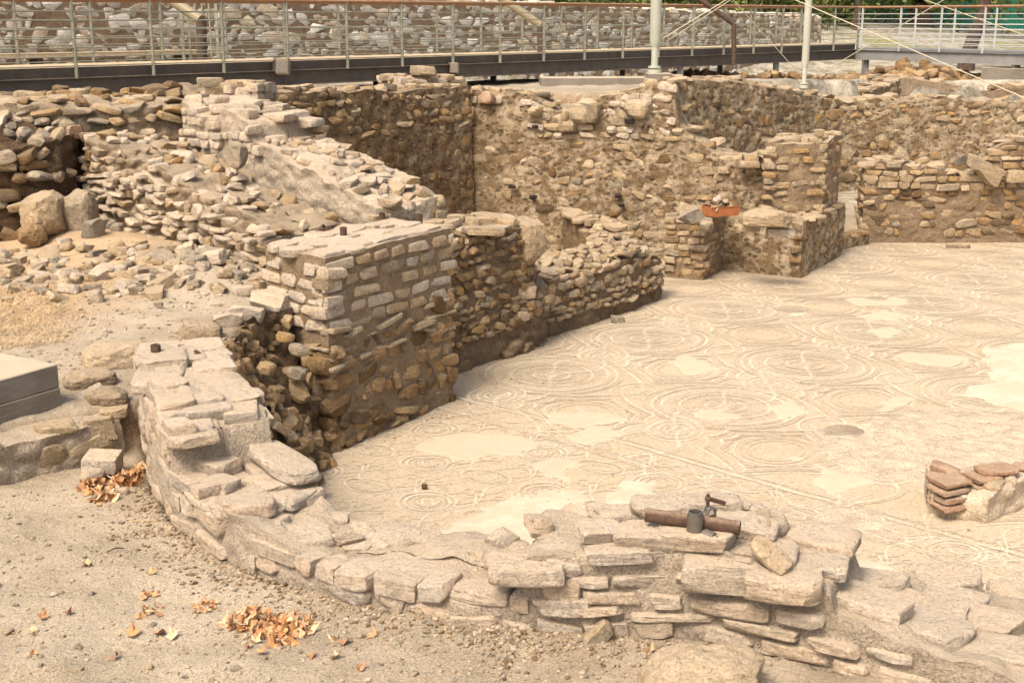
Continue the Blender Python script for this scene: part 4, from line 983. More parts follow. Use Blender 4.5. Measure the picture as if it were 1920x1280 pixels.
big_rock('leaning_boulder', 'big tan boulder leaning over the end of the dark rubble wall', GY(988, 452, 13.55), (.36, .46, .50), 17, 'stone_mid', 35)
# jamb lump with soil foot
w = Wall('wall_stub', 'crumbling soil and stone stub ending the dark rubble wall', 'wall',
         [(-.12, 13.02), (.28, 13.42), (.44, 13.78)], [(-.35, 13.7), (.02, 13.95), (.15, 14.2)], [0.50, 0.62, 0.60], [0.9, 0.9, 0.8], zb=-0.1, core='soil_mid', res=0.025, amp=0.06, lump=0.12, toprough=0.12, seed=25)
w.stone(GY(978, 546, 13.45), (0.32, 0.24, 0.13), (0, 0, 5), 'block', 'stone_mid')
w.stone(GY(970, 590, 13.35), (0.22, 0.2, 0.2), (0, 10, 5), 'rubble', 'stone_mid')
w.stone(GY(1000, 575, 13.5), (0.14, 0.14, 0.14), (0, 10, 5), 'cobble', 'stone_warm')
w.lay('o', 0.35, ch=(0.08, 0.13), cw=(0.1, 0.2), depth=0.18, prot=(0.0, 0.05), skip=0.3, kind='rubble', mats=['stone_warm', 'stone_mid'])
w.done()
# low heap wall
w = Wall('low_rubble_wall', 'low wall heaped with loose flat stones beside the mosaic floor', 'wall',
         [(.42, 13.95), (.95, 14.65), (1.45, 15.3), (1.93, 16.02)], [(.05, 14.4), (.55, 15.1), (1.1, 15.85), (1.55, 16.5)], [0.66, 0.66, 0.66, 0.50], [0.68, 0.78, 0.82, 0.60], zb=-0.1, core='soil_mid', res=0.03, amp=0.03, lump=0.05, toprough=0.08, seed=27)
w.lay('o', 0.16, ch=(0.06, 0.12), cw=(0.09, 0.22), depth=0.2, prot=(0.0, 0.06), skip=0.04, roll=9, kind='rubble', mats=['stone_mid', 'stone_mid', 'stone_warm'], gap=0.008)
w.lay('b', 0.16, ch=(0.06, 0.11), cw=(0.1, 0.2), depth=0.2, prot=(0.0, 0.06), skip=0.1, roll=9, kind='rubble', mat='stone_mid')
w.lay('o', 0.0, 0.16, ch=(0.1, 0.14), cw=(0.1, 0.22), depth=0.18, prot=(-0.03, 0.0), skip=0.5, roll=5, kind='rubble', mat='stone_dark')
w.cap(0.13, (0.12, 0.24), (0.03, 0.07), 0.95, kind='slab', mat='stone_mid', sink=-0.1, tilt=14)
w.cap(0.14, (0.1, 0.2), (0.04, 0.08), 0.9, kind='rubble', mat='stone_mid', sink=-0.6, tilt=18, u0=0.25, u1=0.95)
w.cap(0.16, (0.14, 0.24), (0.03, 0.05), 0.9, kind='slab', mat='stone_mid', sink=-1.6, tilt=12, u0=0.45, u1=0.9, t0=.3)
w.done()
# second small heap behind it
w = Wall('rubble_stub', 'short heap of flat stones between the low heaped wall and the plastered wall', 'wall',
         [G(1085, 470, .25)[:2], G(1180, 480, .25)[:2]], [(G(1085, 470, .25)[0] - .2, G(1085, 470, .25)[1] + .6), (G(1180, 480, .25)[0] - .2, G(1180, 480, .25)[1] + .6)], [.62, .55], [.72, .62], zb=-0.1, core='soil_mid', res=0.03, amp=0.04, lump=0.06, toprough=0.08, seed=28)
w.lay('o', 0.1, ch=(0.07, 0.11), cw=(0.12, 0.26), depth=0.2, prot=(0, .05), skip=.1, kind='rubble', mat='stone_mid')
w.cap(0.16, (0.18, 0.34), (0.05, 0.09), 0.95, kind='slab', mat='stone_mid', sink=0, tilt=10)
w.done()

# ------------------------------------------------------------------ plastered back walls
c0 = np.array([-.60, 19.85])
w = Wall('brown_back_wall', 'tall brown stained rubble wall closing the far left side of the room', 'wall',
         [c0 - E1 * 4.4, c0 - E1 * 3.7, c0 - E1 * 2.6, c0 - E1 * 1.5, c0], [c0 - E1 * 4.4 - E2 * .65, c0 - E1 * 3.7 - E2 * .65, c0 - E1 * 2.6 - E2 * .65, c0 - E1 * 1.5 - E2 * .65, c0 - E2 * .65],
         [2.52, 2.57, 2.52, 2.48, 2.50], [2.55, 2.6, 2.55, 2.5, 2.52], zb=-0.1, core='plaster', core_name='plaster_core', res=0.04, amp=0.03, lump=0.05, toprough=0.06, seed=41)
w.lay('o', 1.85, ch=(0.1, 0.17), cw=(0.14, 0.34), depth=0.2, prot=(-0.01, 0.03), skip=0.22, roll=5, kind='rubble', mats=['stone_warm', 'stone_mid', 'stone_warm'])
w.lay('o', 0.2, 1.85, ch=(0.12, 0.2), cw=(0.14, 0.36), depth=0.2, prot=(-0.03, 0.015), skip=0.3, roll=6, kind='rubble', mats=['stone_dark', 'stone_warm', 'stone_dark'])
w.cap(0.24, (0.2, 0.36), (0.07, 0.12), 0.9, kind='rubble', mat='stone_mid', sink=0.45)
w.stone(GY(790, 262, 19.3), (0.42, 0.2, 0.36), (0, 5, 52), 'cobble', 'stone_warm')
w.stone(GY(822, 287, 19.55), (0.32, 0.2, 0.14), (0, 0, 52), 'block', 'stone_mid')
w.done()
m0 = c0; 
def m2(px):   # plan point of the plastered wall line at photo column px
    a = (px - 960) / F; p0 = np.array([.33, 19.5]); dv = np.array([.935, -.354]); t = (a * 1.0 * p0[1] * 1.0 - p0[0]) / (dv[0] - a * dv[1]); return p0 + dv * t
pts = [880, 1000, 1040, 1130, 1200, 1256, 1268, 1300, 1350, 1392, 1440]
yt = [172, 178, 212, 185, 165, 155, 235, 262, 290, 308, 300]
om = [m2(p) for p in pts]; om[0] = c0 - E2 * .30
nb = np.array([.354, .935])
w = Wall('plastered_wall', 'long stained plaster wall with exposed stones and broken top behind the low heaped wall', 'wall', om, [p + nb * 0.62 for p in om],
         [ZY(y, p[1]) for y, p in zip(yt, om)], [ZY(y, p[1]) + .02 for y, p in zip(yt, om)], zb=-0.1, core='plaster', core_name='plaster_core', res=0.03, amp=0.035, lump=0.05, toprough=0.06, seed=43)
w.lay('o', 1.75, ch=(0.09, 0.15), cw=(0.14, 0.32), depth=0.2, prot=(-0.01, 0.035), skip=0.25, roll=4, kind='rubble', mats=['stone_mid', 'stone_front'], u0=.25)
w.lay('o', 2.2, ch=(0.1, 0.14), cw=(0.16, 0.3), depth=0.2, prot=(-0.01, 0.03), skip=0.3, roll=4, kind='block', mats=['stone_mid', 'stone_front'], u0=0, u1=.25)
w.lay('o', 0.3, 1.75, ch=(0.11, 0.19), cw=(0.12, 0.32), depth=0.2, prot=(-0.03, 0.015), skip=0.42, roll=8, kind='rubble', mats=['stone_dark', 'stone_warm', 'stone_mid', 'stone_mid'])
w.cap(0.24, (0.18, 0.34), (0.06, 0.11), 0.85, kind='rubble', mat='stone_mid', sink=0.4, tilt=5)
for (px, py, sz, h_) in ((1088, 213, .40, .32), (1065, 232, .3, .26), (1106, 208, .38, .36), (1197, 205, .42, .3), (1063, 215, .2, .2), (1005, 208, .22, .16)):
    q = m2(px) - nb * 0.02; w.stone(GY(px, py, q[1]), (sz, .3, h_), (0, rnd.gauss(0, 5), -35), 'cobble', 'stone_mid')
for px, py, sz in ((1180, 228, .16), (1003, 238, .1), (1160, 368, .12), (1165, 385, .1), (960, 350, .12), (1000, 370, .14)):
    q = m2(px) - nb * 0.055; w.stone(GY(px, py, q[1]), (sz, .06, sz * .55), (0, 0, -20), 'cobble', 'black', name='socket_hole_shade')  # black lumps on the wall face; the holes' shade is put into their colour
w.stone(GY(915, 183, m2(915)[1] - .03), (.22, .18, .2), (0, 0, -35), 'cobble', 'brick', name='red_stone', label='dark red rounded stone set in the wall top')
w.done()
# right flank of the tall part, stepped
# raised masonry on the wall top
def pile(name, label, px0, px1, ytop, ybot, Y, depth, mat, seed, courses=(.09, .13), cw=(.16, .32), yaw=0, skip=.03, zb=None, core='mortar_warm', lump=.03, face=('o', 'a', 'b'), dY=0.0):
    p0 = GY(px0, ybot, Y); p1 = GY(px1, ybot, Y + dY); zt0, zt1 = ZY(ytop[0], Y), ZY(ytop[1], Y + dY)
    o0, o1 = np.array(p0[:2]), np.array(p1[:2]); tg = (o1 - o0) / np.linalg.norm(o1 - o0); nn = np.array([-tg[1], tg[0]])
    w = Wall(name, label, 'wall', [o0, o1], [o0 + nn * depth, o1 + nn * depth], [zt0, zt1], [zt0, zt1], zb=(p0[2] if zb is None else zb) - .05, core=core, res=.03, amp=.025, lump=lump, toprough=.04, seed=seed)
    for f_ in face: w.lay(f_, (p0[2] if zb is None else zb), ch=courses, cw=cw, depth=.18, prot=(0, .03), skip=skip, roll=3, mats=mat if isinstance(mat, list) else [mat])
    w.cap(.22, (.18, .32), (.06, .1), .9, mat=mat if not isinstance(mat, list) else mat[0], sink=.4, tilt=3)
    return w
w = pile('raised_masonry', 'small block of coursed stones standing on top of the brown back wall', 748, 876, (146, 150), 172, 19.45, .6, ['stone_mid', 'stone_front'], 51, dY=.75)
w.stone(GY(795, 133, 19.7), (.36, .3, .15), (0, 4, 40), 'block', 'stone_mid'); w.done()
w = pile('raised_masonry', 'pale coursed block of stones just below the walkway beam at upper left', 385, 484, (166, 160), 196, 15.7, .7, ['stone_mid', 'stone_front'], 52, dY=-.1, cw=(.15, .3))
w.stone(GY(395, 155, 15.9), (.34, .3, .12), (0, 0, 10), 'block', 'stone_mid'); w.stone(GY(455, 157, 15.9), (.36, .3, .1), (0, 0, -10), 'block', 'stone_mid'); w.done()

# ------------------------------------------------------------------ left walls leading to the pier
a0 = np.array([-2.33, 12.05]); dv = np.array([-0.716, 0.698]); nn = np.array([.698, .716])
lw = [0, .35, .9, 1.6, 2.3, 2.9, 3.5]; 
w = Wall('stepped_wall', 'sloping rubble wall of pale stones climbing from the pier toward upper left', 'wall',
         [a0 + dv * q for q in lw], [a0 + dv * q + nn * 1.0 for q in lw], [1.50, 1.62, 1.74, 1.90, 2.05, 2.16, 2.22], [1.50, 1.56, 1.64, 1.80, 1.97, 2.08, 2.18], zb=1.0, core='bank', core_name='rubble_core', res=0.025, amp=0.05, lump=0.12, toprough=0.12, seed=61)
w.lay('o', 1.16, ch=(0.075, 0.13), cw=(0.12, 0.30), depth=0.2, prot=(0.0, 0.07), skip=0.10, roll=7, kind='rubble', mats=['stone_front', 'stone_mid', 'stone_front'], gap=.012)
w.lay('o', 1.3, 1.9, ch=(0.05, 0.08), cw=(0.16, 0.3), depth=0.22, prot=(0.05, 0.10), skip=0.75, roll=6, kind='block', mats=['stone_front'])
w.lay('b', 1.16, ch=(0.08, 0.14), cw=(0.14, 0.3), depth=0.2, prot=(0.0, 0.06), skip=0.1, roll=7, kind='rubble', mats=['stone_mid', 'stone_dark'])
w.cap(0.17, (0.07, 0.24), (0.05, 0.11), 0.6, kind='rubble', mats=['stone_mid', 'stone_front', 'stone_front', 'stone_warm'], sink=0.45, tilt=16); STEP = w
w.stone(G(140, 240 + 8, 2.25), (.09, .2, .16), (0, 0, -40), 'block', 'brick', name='red_brick')
w.done()
v0 = np.array([-1.35, 12.55]); lw = [0, .6, 1.25, 1.75, 2.05, 2.1, 2.7, 3.45]
w = Wall('upper_wall', 'pale broken wall with lime faced side rising behind the sloping rubble wall', 'wall',
         [v0 + dv * q for q in lw], [v0 + dv * q + nn * .95 for q in lw], [1.66, 1.86, 2.02, 2.15, 2.2, 2.42, 2.47, 2.5], [1.68, 1.90, 2.04, 2.17, 2.22, 2.44, 2.48, 2.5], zb=0.0, core='mortar', core_name='lime_core', res=0.025, amp=0.045, lump=0.06, toprough=0.12, seed=63)
w.lay('o', 2.05, ch=(0.09, 0.13), cw=(0.16, 0.34), depth=0.22, prot=(0.0, 0.05), skip=0.08, roll=3, kind='block', mats=['stone_front'], u0=.55)
w.lay('a', 0.3, ch=(0.09, 0.15), cw=(0.14, 0.3), depth=0.2, prot=(0, .05), skip=.15, kind='rubble', mats=['stone_mid', 'stone_grey'])
w.lay('i', 1.0, ch=(0.09, 0.15), cw=(0.14, 0.3), depth=0.2, prot=(0, .05), skip=.15, kind='rubble', mats=['stone_mid'])
w.cap(0.16, (0.08, 0.28), (0.05, 0.12), 0.8, kind='rubble', mats=['stone_mid', 'stone_front', 'stone_front'], sink=0.5, tilt=12, u1=.58); UPW = w
w.cap(0.22, (0.24, 0.36), (0.09, 0.12), 0.95, kind='block', mats=['stone_front'], sink=0.3, tilt=3, u0=.58, yaw=25)
w.stone(G(442, 292, 2.1), (.34, .12, .3), (0, 5, -45), 'cobble', 'stone_grey')
w.done()
# loose bank at far left
w = Wall('rubble_bank', 'collapsed bank of earth and stones at the left edge below the walkway', 'rubble bank',
         [(-8.5, 13.9), (-6.8, 13.75), (-5.6, 13.65), (-5.1, 13.8), (-4.85, 14.3)], [(-8.5, 15.5), (-6.9, 15.4), (-5.7, 15.3), (-5.2, 15.2), (-5.0, 15.1)],
         [2.05, 2.1, 2.12, 2.15, 2.2], [2.45, 2.45, 2.45, 2.4, 2.35], zb=0.95, core='soil', core_name='earth_core', res=0.035, amp=0.08, lump=0.14, toprough=0.16, seed=71)
w.lay('o', 1.5, ch=(0.09, 0.15), cw=(0.12, 0.3), depth=0.2, prot=(0.0, 0.12), skip=0.28, roll=16, kind='rubble', mats=['stone_mid', 'stone_mid', 'stone_dark', 'stone_grey'])
w.lay('o', 1.1, 1.5, ch=(0.12, 0.2), cw=(0.2, 0.4), depth=0.2, prot=(0.0, 0.1), skip=0.5, roll=16, kind='rubble', mats=['stone_dark', 'stone_mid'])
w.cap(0.19, (0.1, 0.26), (0.06, 0.13), 0.75, kind='rubble', mats=['stone_mid', 'stone_front', 'stone_grey', 'stone_mid'], sink=0.2, tilt=18)
w.done()
w = Wall('rubble_ridge', 'flat crest of loose rubble running under the walkway beam at upper left', 'rubble bank',
         [(-8.5, 14.6), (-6.0, 14.6), (-4.6, 14.9), (-3.9, 15.2), (-3.2, 15.9), (-3.1, 16.6)], [(-8.5, 16.2), (-6.2, 16.1), (-4.9, 16.3), (-4.2, 16.6), (-3.6, 17.2), (-3.7, 17.5)],
         [2.46, 2.48, 2.5, 2.5, 2.5, 2.5], [2.55, 2.56, 2.6, 2.64, 2.62, 2.58], zb=1.9, core='bank', core_name='earth_core', res=0.04, amp=0.05, lump=0.10, toprough=0.12, seed=73)
w.lay('o', 2.3, ch=(0.08, 0.14), cw=(0.14, 0.36), depth=0.2, prot=(0.0, 0.1), skip=0.2, roll=12, kind='rubble', mats=['stone_mid', 'stone_warm', 'stone_grey'])
w.cap(0.22, (0.14, 0.36), (0.06, 0.13), 0.7, kind='rubble', mats=['stone_mid', 'stone_warm', 'stone_mid', 'stone_dark'], sink=0.35, tilt=10)
w.done()
for (px, py, Y, s_, lab, mt) in ((85, 400, 13.55, (.42, .35, .42), 'big pale boulder at the foot of the collapsed bank, left of its darker twin', 'stone_mid'),
                             (148, 402, 13.75, (.34, .34, .46), 'tall brown boulder beside the big pale one at the foot of the bank', 'stone_mid'),
                             (60, 440, 13.3, (.24, .2, .2), 'grey tan boulder in the shade below the big pale boulder', 'stone_dark')):
    big_rock('boulder', lab, GY(px, py, Y), tuple(q_ * 1.15 for q_ in s_), px, mt, rnd.uniform(0, 90))

# ------------------------------------------------------------------ right side: brick pier, platform and pillar
q0 = np.array(G(1246, 520)[:2]); q1 = np.array(G(1318, 526)[:2]); q2 = np.array(G(1366, 500)[:2]); q3 = q0 + (q2 - q1)
w = Wall('small_pier', 'small square pier of flat tan stones carrying the orange tray', 'pier', [q0, q1], [q3, q2], [.84, .84], [.86, .86], zb=-.1, core='mortar_warm', res=.03, amp=.018, lump=.02, toprough=.02, seed=91)
for f_ in 'ob': w.lay(f_, .2, ch=(.07, .11), cw=(.12, .26), depth=.18, prot=(0, .02), skip=.03, roll=2, mats=['stone_mid', 'stone_mid', 'stone_warm'], gap=.014, wob=.006)
for f_ in 'ob': w.lay(f_, 0.0, .2, ch=(.1, .14), cw=(.16, .3), depth=.18, prot=(-.01, .02), skip=.1, roll=4, kind='rubble', mat='stone_warm', gap=.014)
w.lay('a', 0, ch=(.08, .11), cw=(.14, .26), depth=.18, prot=(0, .02), skip=.05, mats=['stone_mid'])
w.cap(.2, (.16, .28), (.04, .06), .95, mat='stone_mid', sink=.5); w.done()
r0 = np.array(G(1345, 505)[:2]); r1 = np.array(G(1500, 523)[:2]); r2 = np.array(G(1580, 478)[:2]); r3 = r0 + (r2 - r1) * .9
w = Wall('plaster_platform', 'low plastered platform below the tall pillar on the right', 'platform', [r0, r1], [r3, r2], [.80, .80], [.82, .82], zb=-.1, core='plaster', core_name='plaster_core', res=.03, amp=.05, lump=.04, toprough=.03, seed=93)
w.lay('o', .3, ch=(.12, .18), cw=(.16, .3), depth=.18, prot=(-.05, -.01), skip=.8, kind='rubble', mats=['stone_dark', 'stone_mid'])
w.lay('b', .2, ch=(.1, .16), cw=(.14, .3), depth=.18, prot=(-.02, .04), skip=.3, kind='rubble', mats=['stone_warm', 'stone_mid'])
w.stone(G(1465, 436, .76), (.40, .24, .12), (0, 2, -8), 'block', 'stone_front'); w.stone(G(1400, 428, .78), (.36, .2, .08), (0, 2, -12), 'slab', 'stone_mid')
w.cap(.22, (.16, .3), (.04, .07), .6, kind='slab', mat='stone_mid', sink=.6); w.done()
p0 = np.array(GY(1432, 300, 18.0)[:2]); p1 = np.array(GY(1548, 300, 18.15)[:2]); p2 = np.array(GY(1576, 300, 19.2)[:2]); p3 = np.array(GY(1456, 300, 19.0)[:2])
w = Wall('stone_pillar', 'tall mortared stone pillar standing on the plastered platform at right', 'pillar', [p0, p1], [p3, p2], [1.80, 1.80], [1.82, 1.84], zb=-.1, core='mortar_pillar', res=.03, amp=.03, lump=.04, toprough=.04, seed=95)
w.lay('o', .8, ch=(.09, .14), cw=(.14, .32), depth=.18, prot=(-.01, .02), skip=.22, roll=4, mats=['stone_mid', 'stone_mid', 'stone_warm'], kind='block', gap=.03)
w.lay('b', .05, ch=(.08, .13), cw=(.12, .24), depth=.18, prot=(-.01, .05), skip=.12, roll=5, mats=['stone_mid', 'stone_warm'], kind='rubble', gap=.02)
w.lay('a', .5, ch=(.08, .13), cw=(.12, .24), depth=.18, prot=(-.01, .03), skip=.15, roll=5, mats=['stone_mid', 'stone_warm'], kind='rubble', gap=.02)
w.cap(.22, (.2, .32), (.05, .07), .9, mat='stone_mid', sink=.4)
w.stone(GY(1535, 250, 18.3), (.16, .14, .12), (0, 0, 20), 'cobble', 'stone_mid'); w.done()
# stepped mass joining plastered wall and pillar
w = pile('broken_wall_end', 'crumbled plaster mass joining the plastered wall to the tall pillar', 1340, 1436, (300, 300), 505, 18.2, .5, ['stone_mid'], 97, skip=.85, zb=0.0, core='plaster', lump=.06, dY=-.05)
w.stone(GY(1408, 295, 18.1), (.24, .22, .1), (0, 0, 0), 'block', 'stone_mid'); w.stone(GY(1403, 308, 18.05), (.28, .24, .1), (0, 0, 5), 'block', 'stone_mid'); w.done()

# orange tray with sherds, stones on the platform
tl = G(1350, 401, .90)
tr = empty('sherd_tray', (tl[0], tl[1], .885), 'orange plastic tray heaped with potsherds on the small pier', 'tray')
ya = R(22)
b = MB(); b.box((0, 0, .006), (.42, .28, .012))
for (c, s_) in (((0, -.137, .067), (.42, .008, .114)), ((0, .137, .067), (.42, .008, .114)), ((-.207, 0, .067), (.008, .262, .114)), ((.207, 0, .067), (.008, .262, .114))): b.box(c, s_)
b.box((0, -.140, .128), (.435, .018, .008)); b.box((0, .140, .128), (.435, .018, .008))
o = b.build('tray_body', M['tray'], tr); tr.rotation_euler = (0, 0, ya)
sh = []
for k_ in range(26):
    me = proto_mesh('slab', 4, rnd.randrange(NP), rnd.choice(['stone_mid', 'stone_grey', 'brick', 'stone_front']))
    o = bpy.data.objects.new('potsherd', me); C.objects.link(o)
    x, y = rnd.uniform(-.17, .17), rnd.uniform(-.1, .1); z = .886 + .09 + rnd.uniform(0, .17) * (1 - abs(x) / .24)
    o.location = (tl[0] + x * math.cos(ya) - y * math.sin(ya), tl[1] + x * math.sin(ya) + y * math.cos(ya), z); o.scale = (rnd.uniform(.07, .14), rnd.uniform(.05, .1), .02)
    o.rotation_euler = (rnd.gauss(0, .5), rnd.gauss(0, .5), rnd.uniform(0, 6)); tag(o, 'broken potsherd heaped in the orange tray on the small pier', 'potsherd', 'potsherds in the orange tray')
loose(1296, 405, .93, (.34, .24, .18), 'large grey stone beside the orange tray on the small pier', (0, -14, 25), 'rubble', 'stone_grey')
loose(1325, 413, .90, (.16, .14, .08), 'small dark grey stone wedged under the left end of the orange tray', (0, 0, 15), 'rubble', 'stone_grey')
loose(1325, 424, .87, (.19, .16, .15), 'rounded tan stone on the front edge of the small pier', (0, 0, 0), 'cobble', 'stone_mid')
big_rock('platform_boulder', 'long smooth tan boulder lying on the plastered platform', G(1437, 412, .94), (.64, .36, .27), 9, 'stone_mid', -8)
loose(1158, 598, .04, (.16, .11, .07), 'single flat grey stone lying on the mosaic near the low heaped wall', (0, 8, 10), 'slab', 'stone_grey')

# threshold and right wall
w = Wall('door_sill', 'low worn stone sill across the doorway on the right', 'sill', [G(1568, 470)[:2], G(1612, 462)[:2], G(1642, 452)[:2]], [(G(1568, 470)[0] + .1, G(1568, 470)[1] + .35), (G(1612, 462)[0] + .0, G(1612, 462)[1] + .4), (G(1642, 452)[0], G(1642, 452)[1] + .45)],
         [.13, .16, .22], [.2, .22, .28], zb=-.1, core='plaster', core_name='sill_body', res=.03, amp=.025, lump=.03, toprough=.02, seed=99)
w.cap(.28, (.24, .36), (.06, .08), .8, mat='stone_warm', sink=.5); w.done()
Ys = 20.25
def sx(px): return (px - 960) / F * Ys * 1.005 * (cp + 0)
spx = [1614, 1640, 1675, 1710, 1725, 1765, 1785, 1815, 1835, 1855, 1880, 1930, 2050]; spy = [316, 302, 308, 318, 310, 322, 332, 325, 298, 276, 262, 250, 244]
so_ = [np.array(GY(p, 457, Ys)[:2]) + np.array([0, .0]) for p in spx]
w = Wall('right_wall', 'rubble wall on the right with a notched top and slab course', 'wall', so_, [q + np.array([.05, .55]) for q in so_], [ZY(y, Ys) for y in spy], [ZY(y, Ys) for y in spy], zb=-.1, core='mortar_warm', res=.032, amp=.03, lump=.04, toprough=.06, seed=101)
w.lay('o', .85, ch=(.08, .12), cw=(.16, .4), depth=.2, prot=(0, .05), skip=.05, roll=3, mats=['stone_mid', 'stone_mid', 'stone_warm'])
w.lay('o', .1, .85, ch=(.08, .15), cw=(.12, .34), depth=.2, prot=(-.012, .03), skip=.16, roll=5, kind='rubble', mats=['stone_warm', 'stone_dark', 'stone_mid'])
w.lay('a', .1, ch=(.09, .14), cw=(.14, .28), depth=.2, prot=(0, .05), skip=.12, roll=5, kind='rubble', mats=['stone_warm', 'stone_mid'])
w.cap(.22, (.16, .36), (.06, .11), .85, mat='stone_mid', kind='rubble', sink=.35, tilt=6)
w.stone(GY(1853, 326, Ys - .08), (.42, .2, .34), (0, 20, 0), 'rubble', 'stone_mid'); w.stone(GY(1905, 330, Ys - .08), (.34, .2, .2), (0, 0, 0), 'block', 'stone_mid')
w.stone(GY(1830, 305, Ys - .06), (.28, .2, .24), (0, 10, 0), 'rubble', 'stone_mid')
w.done()
loose(0, 0, 0, (.24, .18, .2), 'upright angular stone perched on the left part of the notched right wall', (10, 30, 20), 'rubble', 'stone_mid', p=GY(1692, 292, Ys + .2))
loose(0, 0, 0, (.17, .15, .19), 'squat grey stone standing alone in the notch of the right wall top', (0, 0, 20), 'rubble', 'stone_grey', p=GY(1802, 300, Ys + .25))
for k_, (px, lab) in enumerate(((1783, 'leftmost of the flat stones lying at the foot of the right wall'), (1800, 'middle flat stone lying at the foot of the right wall'), (1812, 'rightmost of the flat stones at the foot of the right wall'))):
    loose(px, 461, .03, (.16, .12, .06), lab, (0, 0, 30 * k_), 'slab', 'stone_mid')

# rooms behind
t1 = [(1262, 21.3, 152), (1330, 22.0, 152), (1400, 22.7, 157), (1450, 23.2, 168), (1500, 23.8, 176), (1580, 24.7, 190)]
to = [np.array(GY(a, 300, y)[:2]) for a, y, _ in t1]
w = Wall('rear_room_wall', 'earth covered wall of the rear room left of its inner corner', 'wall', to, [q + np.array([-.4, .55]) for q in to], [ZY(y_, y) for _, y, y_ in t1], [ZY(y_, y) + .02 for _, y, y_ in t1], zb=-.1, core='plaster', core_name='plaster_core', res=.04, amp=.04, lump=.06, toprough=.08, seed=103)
w.lay('o', .5, ch=(.14, .24), cw=(.18, .46), depth=.2, prot=(-.03, .02), skip=.12, roll=7, kind='rubble', mats=['stone_warm', 'stone_dark', 'stone_warm'])
w.cap(.28, (.22, .44), (.08, .13), .8, mat='stone_mid', kind='rubble', sink=.4, tilt=5); w.done()
t2 = [(1572, 24.6, 192), (1640, 24.8, 190), (1720, 25.0, 186), (1800, 25.1, 188), (1880, 25.2, 193), (1960, 25.3, 190), (2080, 25.4, 190)]
to = [np.array(GY(a, 300, y)[:2]) for a, y, _ in t2]
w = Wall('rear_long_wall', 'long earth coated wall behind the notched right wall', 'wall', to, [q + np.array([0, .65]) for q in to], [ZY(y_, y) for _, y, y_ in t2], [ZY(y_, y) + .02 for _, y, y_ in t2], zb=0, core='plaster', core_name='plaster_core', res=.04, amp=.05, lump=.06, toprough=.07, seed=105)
w.lay('o', 1.3, ch=(.12, .24), cw=(.2, .46), depth=.2, prot=(-.02, .02), skip=.15, roll=6, kind='rubble', mats=['stone_warm', 'stone_mid'])
w.lay('o', .4, 1.3, ch=(.12, .2), cw=(.2, .42), depth=.2, prot=(-.03, .015), skip=.25, roll=6, kind='rubble', mats=['stone_warm', 'stone_dark'])
w.cap(.28, (.22, .44), (.08, .13), .7, mat='stone_mid', kind='rubble', sink=.5, tilt=5); w.done()
t3 = [(1560, 25.5, 178), (1600, 26.6, 163), (1640, 28.0, 148)]
to = [np.array(GY(a, 300, y)[:2]) for a, y, _ in t3]
w = Wall('cross_wall', 'short stone wall running back to the brown rubble heap at upper right', 'wall', to, [q + np.array([.55, .1]) for q in to], [ZY(y_, y) for _, y, y_ in t3], [ZY(y_, y) for _, y, y_ in t3], zb=1.0, core='mortar_warm', res=.05, amp=.04, toprough=.06, seed=107)
for f_ in 'oi': w.lay(f_, 1.5, ch=(.1, .15), cw=(.18, .36), depth=.2, prot=(0, .05), skip=.15, kind='rubble', mats=['stone_mid', 'stone_warm'])
w.cap(.28, (.22, .4), (.08, .12), .9, mat='stone_mid', kind='rubble', sink=.4); w.done()
t4 = [(1630, 28.0, 146), (1700, 27.7, 150), (1790, 27.3, 160)]
to = [np.array(GY(a, 300, y)[:2]) for a, y, _ in t4]
w = Wall('tan_inner_wall', 'low ochre earth wall below the brown rubble heap', 'wall', to, [q + np.array([0, .5]) for q in to], [ZY(y_, y) for _, y, y_ in t4], [ZY(y_, y) for _, y, y_ in t4], zb=1.2, core='soil_ochre' if 'soil_ochre' in M else 'bank', core_name='earth_core', res=.05, amp=.04, toprough=.06, seed=109)
w.cap(.3, (.24, .44), (.08, .12), .8, mat='stone_mid', kind='rubble', sink=.4)
w.done()
t5 = [(1785, 26.9, 172), (1850, 26.7, 172), (1870, 26.6, 166), (2000, 26.2, 162)]
to = [np.array(GY(a, 300, y)[:2]) for a, y, _ in t5]
w = Wall('rear_slab_wall', 'low wall of large rounded slabs at the far right', 'wall', to, [q + np.array([0, .5]) for q in to], [ZY(y_, y) for _, y, y_ in t5], [ZY(y_, y) for _, y, y_ in t5], zb=1.2, core='mortar_warm', res=.05, amp=.04, toprough=.06, seed=111)
w.lay('o', 1.6, ch=(.14, .2), cw=(.3, .55), depth=.3, prot=(0, .08), skip=.05, kind='rubble', mats=['stone_mid', 'stone_warm'])
w.cap(.35, (.3, .5), (.1, .14), .9, mat='stone_mid', kind='rubble', sink=.3); w.done()
# brown rubble heap
root = empty('brown_rubble_heap', (10, 29.3, 2.1), 'heap of dark brown field stones below the far walkway', 'rubble heap'); spec = []
for k_ in range(330):
    px = rnd.uniform(1560, 1850); Y = rnd.uniform(28.6, 30.2); f_ = math.exp(-((px - 1700) / 95) ** 2); zb_ = 2.0
    z = zb_ + rnd.uniform(0, 1) * (0.12 + 0.42 * f_) * (1 - abs(Y - 29.3) / 1.2); a = rnd.uniform(.14, .34)
    spec.append(dict(c=((px - 960) / F * Y, Y, z), s=(a, a * .8, a * rnd.uniform(.5, .9)), r=(rnd.gauss(0, .4), rnd.gauss(0, .4), rnd.uniform(0, 6)), kind='rubble', mat=rnd.choice(['stone_dark', 'stone_dark', 'stone_warm'])))
place_stones(root, (10, 29.3, 2.1), spec)
root = empty('dark_rubble_row', (6.5, 28.3, 2.1), 'row of dark stones on the ground under the walkway corner', 'rubble heap'); spec = []
